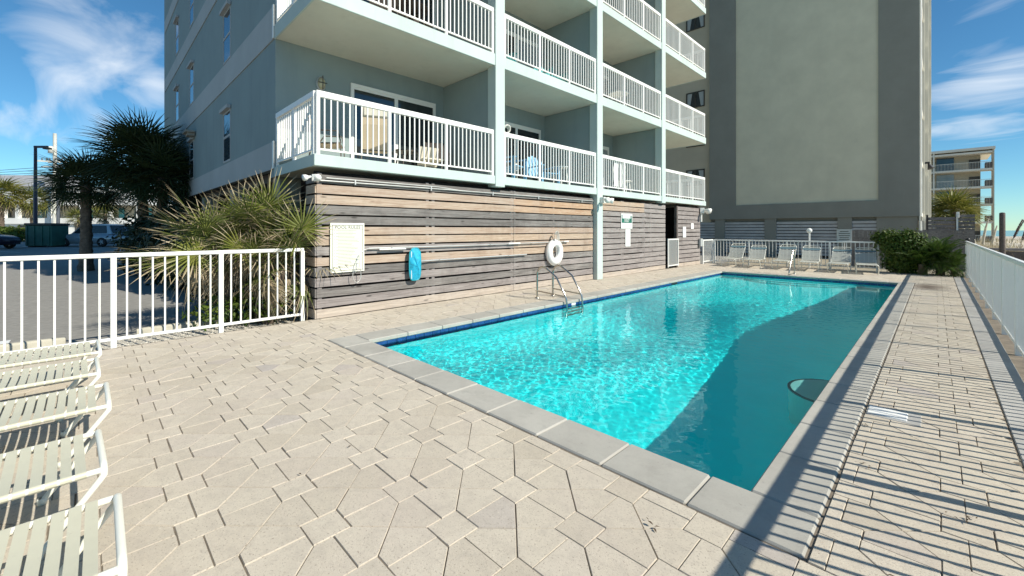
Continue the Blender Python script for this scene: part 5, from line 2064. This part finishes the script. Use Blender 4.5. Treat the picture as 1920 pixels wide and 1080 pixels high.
# ------------------------------------------------------------------ car park things
def wheel_stop(x, y0, y1, label):
    mb = MB()
    prof = [(-0.075, 0), (0.075, 0), (0.062, 0.10), (0.035, 0.125), (-0.035, 0.125), (-0.062, 0.10)]
    n_ = 14
    vs, fs = [], []
    for q in range(n_ + 1):
        y = y0 + (y1 - y0) * q / n_
        e = 0.9 if q in (0, n_) else 1.0
        for px_, pz_ in prof:
            vs.append((x + px_ * e + rnd.gauss(0, 0.003), y, gz(x) + pz_ * e + rnd.gauss(0, 0.002)))
    for q in range(n_):
        for e in range(6):
            fs.append((q * 6 + e, q * 6 + 6 + e, q * 6 + 6 + (e + 1) % 6, q * 6 + (e + 1) % 6))
    fs += [tuple(range(6)), tuple(reversed(range(n_ * 6, n_ * 6 + 6)))]
    mb.add(vs, fs)
    tag(mb.build('wheel_stop', M['stop']), label, 'wheel stop', 'wheel stops along the fence')


wheel_stop(-8.62, -2.0, -0.22, 'concrete wheel stop behind the fence above the farthest near lounger')
wheel_stop(-8.58, 0.52, 2.2, 'concrete wheel stop behind the fence in front of the palmetto')
# bay markings
mb = MB()
for y in (-0.9, -3.4, -5.9):
    mb.add([(-9.2, y, gz(-9.2) + 0.004), (-9.2, y + 0.1, gz(-9.2) + 0.004), (-9.6, y + 0.1, gz(-9.6) + 0.004), (-9.6, y, gz(-9.6) + 0.004)], [(0, 1, 2, 3)])
for x0, y0, x1, y1 in ((-38, -2.8, -46, -7.5), (-40, 0.5, -48, -3.5)):
    n_ = Vector((y1 - y0, x0 - x1)).normalized() * 0.06
    mb.add([(x0 - n_.x, y0 - n_.y, gz(x0) + .006), (x0 + n_.x, y0 + n_.y, gz(x0) + .006), (x1 + n_.x, y1 + n_.y, gz(x1) + .006), (x1 - n_.x, y1 - n_.y, gz(x1) + .006)], [(0, 1, 2, 3)])
mb.build('road_marking', M['signplain'], kind='structure')

t = thing('green_bin', 'large dark green steel bin in the shade left of the silver car', 'bin', (-45.9, -2.1, gz(-46)), R(45))
MB().cbox(-0.95, 0.95, -0.6, 0.6, 0.08, 1.55, 0.03).build('body', M['binpaint'], t)
MB().cbox(-1.0, 1.0, -0.65, 0.65, 1.55, 1.72, 0.03).build('lid', M['black'], t)
for x in (-0.8, -0.28, 0.28, 0.8):
    MB().box(x - 0.04, x + 0.04, -0.64, -0.60, 0.1, 1.5).build('rib', M['binpaint'], t)
for x in (-0.8, 0.65):
    MB().box(x, x + 0.15, -0.55, 0.55, 0, 0.08).build('skid', M['black'], t)


def car(label, loc, rotz, paint, tall=False):
    t = thing('parked_car', label, 'car', loc, rotz, 'cars in the shaded car park')
    H = 1.68 if tall else 1.45
    # lower body lofted along x: (x, z bottom, z top, half width)
    S = [(-2.28, 0.42, 0.74, 0.62), (-2.2, 0.30, 0.86, 0.78), (-1.6, 0.24, 0.95, 0.88), (-0.6, 0.22, 0.98, 0.90), (0.6, 0.22, 0.98, 0.90), (1.0, 0.22, 0.96, 0.90), (1.7, 0.25, 0.88, 0.86), (2.15, 0.30, 0.76, 0.74), (2.28, 0.40, 0.64, 0.58)]
    mb = MB()
    vs, fs = [], []
    for x, zb2, zt, hw in S:
        vs += [(x, -hw * 0.92, zb2), (x, -hw, (zb2 + zt) / 2), (x, -hw * 0.95, zt - 0.05), (x, -hw * 0.8, zt), (x, hw * 0.8, zt), (x, hw * 0.95, zt - 0.05), (x, hw, (zb2 + zt) / 2), (x, hw * 0.92, zb2)]
    for a in range(len(S) - 1):
        for b in range(8):
            fs.append((a * 8 + b, a * 8 + (b + 1) % 8, a * 8 + 8 + (b + 1) % 8, a * 8 + 8 + b))
    fs += [tuple(reversed(range(8))), tuple(range((len(S) - 1) * 8, len(S) * 8))]
    mb.add(vs, fs, True)
    mb.build('body', paint, t)
    xr = -2.0 if tall else -1.5
    C_ = [(xr, 0.94, 0.70), (xr + 0.35, H - 0.06, 0.60), (xr + 0.9, H, 0.58), (0.0, H - 0.01, 0.58), (0.35, H - 0.08, 0.60), (1.05, 0.94, 0.72)]
    vs, fs = [], []
    for x, z, hw in C_:
        vs += [(x, -hw, z), (x, hw, z)]
    vs += [(x, s_ * 0.74, 0.93) for x, z, hw in C_ for s_ in (-1, 1)]
    k_ = len(C_)
    for a in range(k_ - 1):
        fs.append((2 * a, 2 * a + 1, 2 * a + 3, 2 * a + 2))
        for s_ in (0, 1):
            fs.append((2 * k_ + 2 * a + s_, 2 * k_ + 2 * a + 2 + s_, 2 * a + 2 + s_, 2 * a + s_))
    MB().add(vs, fs).build('cabin', paint, t)
    for s_ in (-1, 1):
        for xa, xb, xc, xd in ((xr + 0.35, -0.42, -0.42, xr + 0.5), (-0.32, 0.86, 0.30, -0.32)):
            hw0, hw1 = 0.735, 0.615
            vs = [(xa, s_ * hw0, 0.99), (xb, s_ * hw0, 0.99), (xc, s_ * hw1, H - 0.11), (xd, s_ * hw1, H - 0.11)]
            MB().add(vs + [(x, y - s_ * 0.01, z) for x, y, z in vs], [(0, 1, 2, 3), (7, 6, 5, 4), (0, 4, 5, 1), (1, 5, 6, 2), (2, 6, 7, 3), (3, 7, 4, 0)]).build('side_window', M['glass'], t)
    for nm, pts in (('windscreen', [(0.99, -0.62, 0.99), (0.99, 0.62, 0.99), (0.42, 0.54, H - 0.10), (0.42, -0.54, H - 0.10)]), ('rear_window', [(xr + .03, -0.6, 1.0), (xr + .03, 0.6, 1.0), (xr + 0.30, 0.52, H - 0.12), (xr + 0.30, -0.52, H - 0.12)])):
        vs = [(x + (0.03 if nm == 'windscreen' else -0.03), y, z + 0.02) for x, y, z in pts]
        MB().add(vs + pts, [(0, 1, 2, 3), (7, 6, 5, 4), (0, 4, 5, 1), (1, 5, 6, 2), (2, 6, 7, 3), (3, 7, 4, 0)]).build(nm, M['glass'], t)
    Mw = Matrix.Rotation(PI / 2, 4, 'X')
    for x in (-1.38, 1.38):
        for s_ in (-1, 1):
            Mt = Matrix.Translation((x, s_ * 0.82, 0.34)) @ Mw
            wv = MB().lathe([(0.20, -0.11), (0.31, -0.11), (0.34, -0.07), (0.34, 0.07), (0.31, 0.11), (0.20, 0.11)], n=20, M=Mt).build('wheel', M['tyre'], t)
            mb = MB().lathe([(0.001, -0.04), (0.06, -0.10), (0.06, 0.10), (0.001, 0.10)], n=12, M=Mt)
            for sp in range(5):
                an = sp * 2 * PI / 5
                Ms = Mt @ Matrix.Rotation(an, 4, 'Z')
                mb.box(0.05, 0.205, -0.03, 0.03, -0.085, 0.085, M=Ms)
            mb.build('rim', M['silver'], wv)
    for s_ in (-1, 1):
        MB().sphere((2.10, s_ * 0.56, 0.66), 0.12, 10, sz=0.55).build('headlight', M['lens'], t)
    return t


car('silver car with dark windows parked in the shade beside the bare palm trunk', (-45.2, 0.35, gz(-45)), R(45 + 180), M['silver'], True)
car('dark car standing just behind the silver car', (-53.0, 1.2, gz(-53)), R(45 + 176), M['darkcar'], True)
car('dark car nose at the left edge of the picture by the hedge', (-44.6, -5.35, gz(-44)), R(52), M['darkcar'])

# lamp posts and utility pole
t = thing('lamp_post', 'tall dark blue lamp post with one bent arm left of the utility pole', 'lamp post', (-54.0, -3.15, 0.25), R(45))
MB().tube([(0, 0, 0), (0, 0, 8.3)], [0.15, 0.10], 8).build('pole', M['plum'], t)
MB().cbox(-0.1, 1.05, -0.08, 0.08, 8.2, 8.38, 0.02).build('arm', M['plum'], t)
MB().cbox(0.75, 1.25, -0.16, 0.16, 8.08, 8.22, 0.02).build('lamp_head', M['black'], t)
t = thing('lamp_post', 'shorter grey lamp post with one arm right of the dark one', 'lamp post', (-67.6, -2.3, 0.28), R(45))
MB().tube([(0, 0, 0), (0, 0, 8.3)], [0.16, 0.11], 8).build('pole', M['greypole'], t)
MB().cbox(-0.1, 0.95, -0.08, 0.08, 8.2, 8.38, 0.02).build('arm', M['greypole'], t)
MB().cbox(0.7, 1.15, -0.16, 0.16, 8.08, 8.22, 0.02).build('lamp_head', M['greypole'], t)
t = thing('utility_pole', 'pale utility pole with crossed arms and insulators above the motel', 'utility pole', (-85.2, -3.2, 0.28), R(45))
MB().tube([(0, 0, 0), (0, 0, 14.4)], [0.27, 0.20], 10).build('pole', M['palepole'], t)
for z, a in ((10.4, 0.5), (10.4, -0.5), (9.7, 0)):
    MB().box(-1.5, 1.5, -0.08, 0.08, z, z + 0.2, M=Matrix.Translation((0, -0.3, 0)) @ Matrix.Rotation(a, 4, 'Z')).build('crossarm', M['palepole'], t)
mb = MB()
for x in (-2.6, -1.4, -0.7, 0.7, 1.4, 2.4):
    mb.lathe([(0.05, 10.6), (0.12, 10.7), (0.05, 10.8), (0.11, 10.9), (0.001, 11.0)], x * 0.55, -0.3, 8)
mb.build('insulator', M['greypole'], t)
MB().lathe([(0.001, 11.6), (0.3, 11.65), (0.32, 12.5), (0.001, 12.6)], 0.0, -0.5, 12).build('transformer', M['palepole'], t)
mb = MB()
for k_ in range(3):
    mb.tube([(-30, -0.4 + k_, 8.9 + 0.4 * k_ - 0.5), (-15, -0.4 + k_, 8.4 + 0.4 * k_), (0, -0.4, 9.0 + 0.4 * k_), (15, -0.4 + k_, 8.4 + 0.4 * k_), (30, -0.4 + k_, 8.9 + 0.4 * k_ - 0.5)], 0.03, 4)
mb.build('wire', M['black'], t)


# ------------------------------------------------------------------ balcony furniture
def sling_chair(loc, rz, label, frame, fab, hi=1.05, group=None):
    t = thing('patio_chair', label, 'chair', loc, rz, group)
    r = 0.014
    # local +y is the way the sitter looks
    for s_ in (-0.27, 0.27):
        MB().tube([(s_, 0.28, 0), (s_, 0.26, 0.38), (s_, -0.16, 0.36), (s_, -0.34, hi)], r, 6).build('side_frame', frame, t)
        MB().tube([(s_, -0.30, 0), (s_, -0.2, 0.45), (s_, -0.1, 0.60), (s_, 0.22, 0.60), (s_, 0.27, 0.38)], r, 6).build('arm', frame, t)
    def pad(pts, nm):
        vs = []
        for y, z in pts:
            vs += [(-0.255, y, z), (0.255, y, z)]
        k_ = len(pts)
        fs = [(2 * i, 2 * i + 1, 2 * i + 3, 2 * i + 2) for i in range(k_ - 1)]
        vs2 = [(x, y - 0.006, z - 0.01) for x, y, z in vs]
        MB().add(vs + vs2, fs + [tuple(2 * k_ + i for i in reversed(f)) for f in fs]).build(nm, fab, t)
    pad([(0.25, 0.385), (0.1, 0.36), (-0.14, 0.365)], 'seat')
    pad([(-0.165, 0.38), (-0.23, 0.62), (-0.30, 0.86), (-0.345, hi - 0.01)], 'backrest')
    if hi > 1.1:
        MB().cbox(-0.24, 0.24, -0.36, -0.29, hi - 0.22, hi - 0.02, 0.02).build('head_pad', M['beige_plastic'], t)
    return t


def adirondack(loc, rz, label, mat, group=None):
    t = thing('adirondack_chair', label, 'chair', loc, rz, group)
    for q in range(5):
        x = -0.26 + q * 0.13
        hh = 0.78 - 0.05 * abs(q - 2) ** 1.5
        Mq = Matrix.Translation((x, -0.12, 0.30)) @ Matrix.Rotation(R(24), 4, 'X')
        MB().box(-0.055, 0.055, -0.012, 0.012, 0, hh, M=Mq).build('back_slat', mat, t)
    for q in range(5):
        y = -0.05 + q * 0.11
        MB().box(-0.28, 0.28, y, y + 0.095, 0.295 + q * 0.022, 0.315 + q * 0.022).build('seat_slat', mat, t)
    for s_ in (-0.31, 0.31):
        MB().box(s_ - 0.02, s_ + 0.02, 0.42, 0.50, 0, 0.58).build('leg', mat, t)
        MB().box(s_ - 0.02, s_ + 0.02, -0.36, -0.28, 0, 0.56).build('leg', mat, t)
        MB().cbox(s_ - 0.06, s_ + 0.06, -0.38, 0.54, 0.581, 0.605, 0.006).build('armrest', mat, t)
    return t


def table(loc, label, mat, r=0.28, h_=0.5):
    t = thing('side_table', label, 'table', loc)
    MB().lathe([(0.001, h_ - 0.03), (r, h_ - 0.03), (r, h_), (0.001, h_)], n=20, smooth=False).build('tabletop', mat, t)
    for q in range(4):
        an = PI / 4 + q * PI / 2
        MB().tube([(r * 0.9 * math.cos(an), r * 0.9 * math.sin(an), 0), (r * 0.6 * math.cos(an), r * 0.6 * math.sin(an), h_ - 0.03)], 0.016, 6).build('leg', mat, t)
    return t


Z1, Z2, Z3 = LV[0] + TH[0] + 0.001, LV[1] + TH[1] + 0.001, LV[2] + TH[2] + 0.001
sling_chair((-8.2, 4.20, Z1), R(65), 'tall tan sling chair with a head pad on the lowest corner balcony', M['brown_frame'], M['tan_fabric'], 1.22)
sling_chair((-8.25, 3.25, Z1), R(-30), 'low tan sling chair at the corner end of the lowest corner balcony', M['brown_frame'], M['tan_fabric'], 0.92)
sling_chair((-8.5, 5.95, Z1), R(-120), 'dark sling chair by the party wall of the lowest corner balcony', M['brown_frame'], M['wicker'], 0.92)
t = thing('folded_chair', 'small beige resin chair leaning behind the railing of the lowest corner balcony', 'chair', (-7.75, 5.15, Z1), R(80))
MB().box(-0.22, 0.22, -0.015, 0.015, 0.12, 0.52, M=Matrix.Rotation(R(14), 4, 'X')).build('backrest', M['beige_plastic'], t)
MB().cbox(-0.22, 0.22, -0.40, -0.02, 0.20, 0.235, 0.008).build('seat', M['beige_plastic'], t)
for sx_ in (-0.19, 0.19):
    MB().tube([(sx_, -0.36, 0), (sx_, -0.36, 0.2)], 0.015, 6).build('leg', M['beige_plastic'], t)
    MB().tube([(sx_, -0.02, 0), (sx_, 0.0, 0.2)], 0.015, 6).build('leg', M['beige_plastic'], t)
table((-8.1, 4.85, Z1), 'low dark side table between the chairs of the lowest corner balcony', M['brown_frame'], 0.26, 0.45)
adirondack((-8.05, 7.75, Z1), R(-75), 'sky blue slatted chair next to the first pillar on the lowest balconies', M['blue_plastic'])
adirondack((-8.35, 9.55, Z1), R(-100), 'sky blue slatted chair beside the white side table, second lowest bay', M['blue_plastic'])
table((-7.9, 9.95, Z1), 'white round side table beside the blue slatted chair', M['white'], 0.26, 0.62)
table((-7.9, 13.6, Z1), 'white round side table on the third bay of the lowest balconies', M['white'], 0.28, 0.5)
for q, y in enumerate((11.9, 12.3)):
    t = MB()
    vs = []
    for k_ in range(9):
        z = 0.15 + 0.8 * k_ / 8
        for x in (0, 1):
            vs.append((XF - 0.105 + 0.006 * math.sin(k_ * 2.0 + q), y + 0.3 * x + 0.01 * math.sin(k_ + x), Z1 + z))
    fs = [(2 * i, 2 * i + 1, 2 * i + 3, 2 * i + 2) for i in range(8)]
    t.add(vs, fs, True).add([(x - 0.012, y_, z) for x, y_, z in vs], [tuple(reversed(f)) for f in fs], True)
    tag(t.build('beach_towel', M['signplain']), ('white towel hung on the third railing, left one of the pair', 'white towel hung on the third railing, right one of the pair')[q], 'towel', 'towels on the third railing')
sling_chair((-8.2, 4.4, Z2), R(60), 'dark wicker chair in the middle of the second floor corner balcony', M['brown_frame'], M['wicker'], 1.0)
sling_chair((-8.1, 5.3, Z2), R(-60), 'dark wicker chair nearest the pillar on the second floor corner balcony', M['brown_frame'], M['wicker'], 1.0)
table((-8.0, 4.9, Z2), 'dark round table between the wicker chairs of the second floor', M['wicker'], 0.4, 0.7)
adirondack((-8.3, 7.6, Z2), R(-80), 'teal slatted chair at the near end of the second floor second bay', M['teal_plastic'])
adirondack((-8.3, 9.9, Z2), R(-100), 'teal slatted chair at the far end of the second floor second bay', M['teal_plastic'])
table((-7.9, 13.2, Z2), 'white round table on the second floor third bay', M['white'], 0.34, 0.72)
sling_chair((-8.0, 16.4, Z2), R(-70), 'white sling chair on the end bay of the second floor', M['white'], M['signplain'], 1.0)
sling_chair((-8.0, 13.6, Z3), R(-70), 'pale sling chair on the third floor third bay', M['white'], M['beige_plastic'], 1.0)
# coiled towel on the second railing next to the pillar
mb = MB()
for k_ in range(4):
    mb.tube([(0.03 * math.cos(a) + 0.02 * k_ - 0.03, 0.10 * math.sin(a), 0.09 * math.cos(a) + 0.01 * k_) for a in [2 * PI * q / 12 for q in range(13)]], 0.022, 6)
o = mb.build('rope_bundle', M['rope'])
o.location = (XF - 0.06, 7.06, Z1 + 1.12)
tag(o, 'bundle of pale rope hung at the top of the railing by the first pillar', 'rope')

# leaf litter on the deck
mb = MB()
for cx, cyy, n_, sp in ((-0.10, 2.42, 14, 0.03), (-1.02, 2.02, 5, 0.014), (-0.42, 4.2, 6, 0.03), (-2.9, 1.2, 2, 0.1), (-5.6, 1.6, 5, 0.5), (0.1, 3.2, 8, 0.03), (0.2, 14.9, 40, 0.4), (-0.3, 3.5, 5, 0.05)):
    for q in range(n_):
        x, y = cx + rnd.gauss(0, sp), cyy + rnd.gauss(0, sp)
        if PX0 < x < PX1 and PY0 < y < PY1:
            continue
        a = rnd.uniform(0, 6.28)
        L = rnd.uniform(0.008, 0.02)
        c, s_ = math.cos(a) * L, math.sin(a) * L
        z = 0.004 + rnd.random() * 0.012
        mb.add([(x - c, y - s_, z), (x + s_ * 0.35, y - c * 0.35, z + 0.004), (x + c, y + s_, z + 0.003), (x - s_ * 0.35, y + c * 0.35, z + 0.005)], [(0, 1, 2, 3)])
mb.build('leaf_litter', M['litter'], kind='stuff')
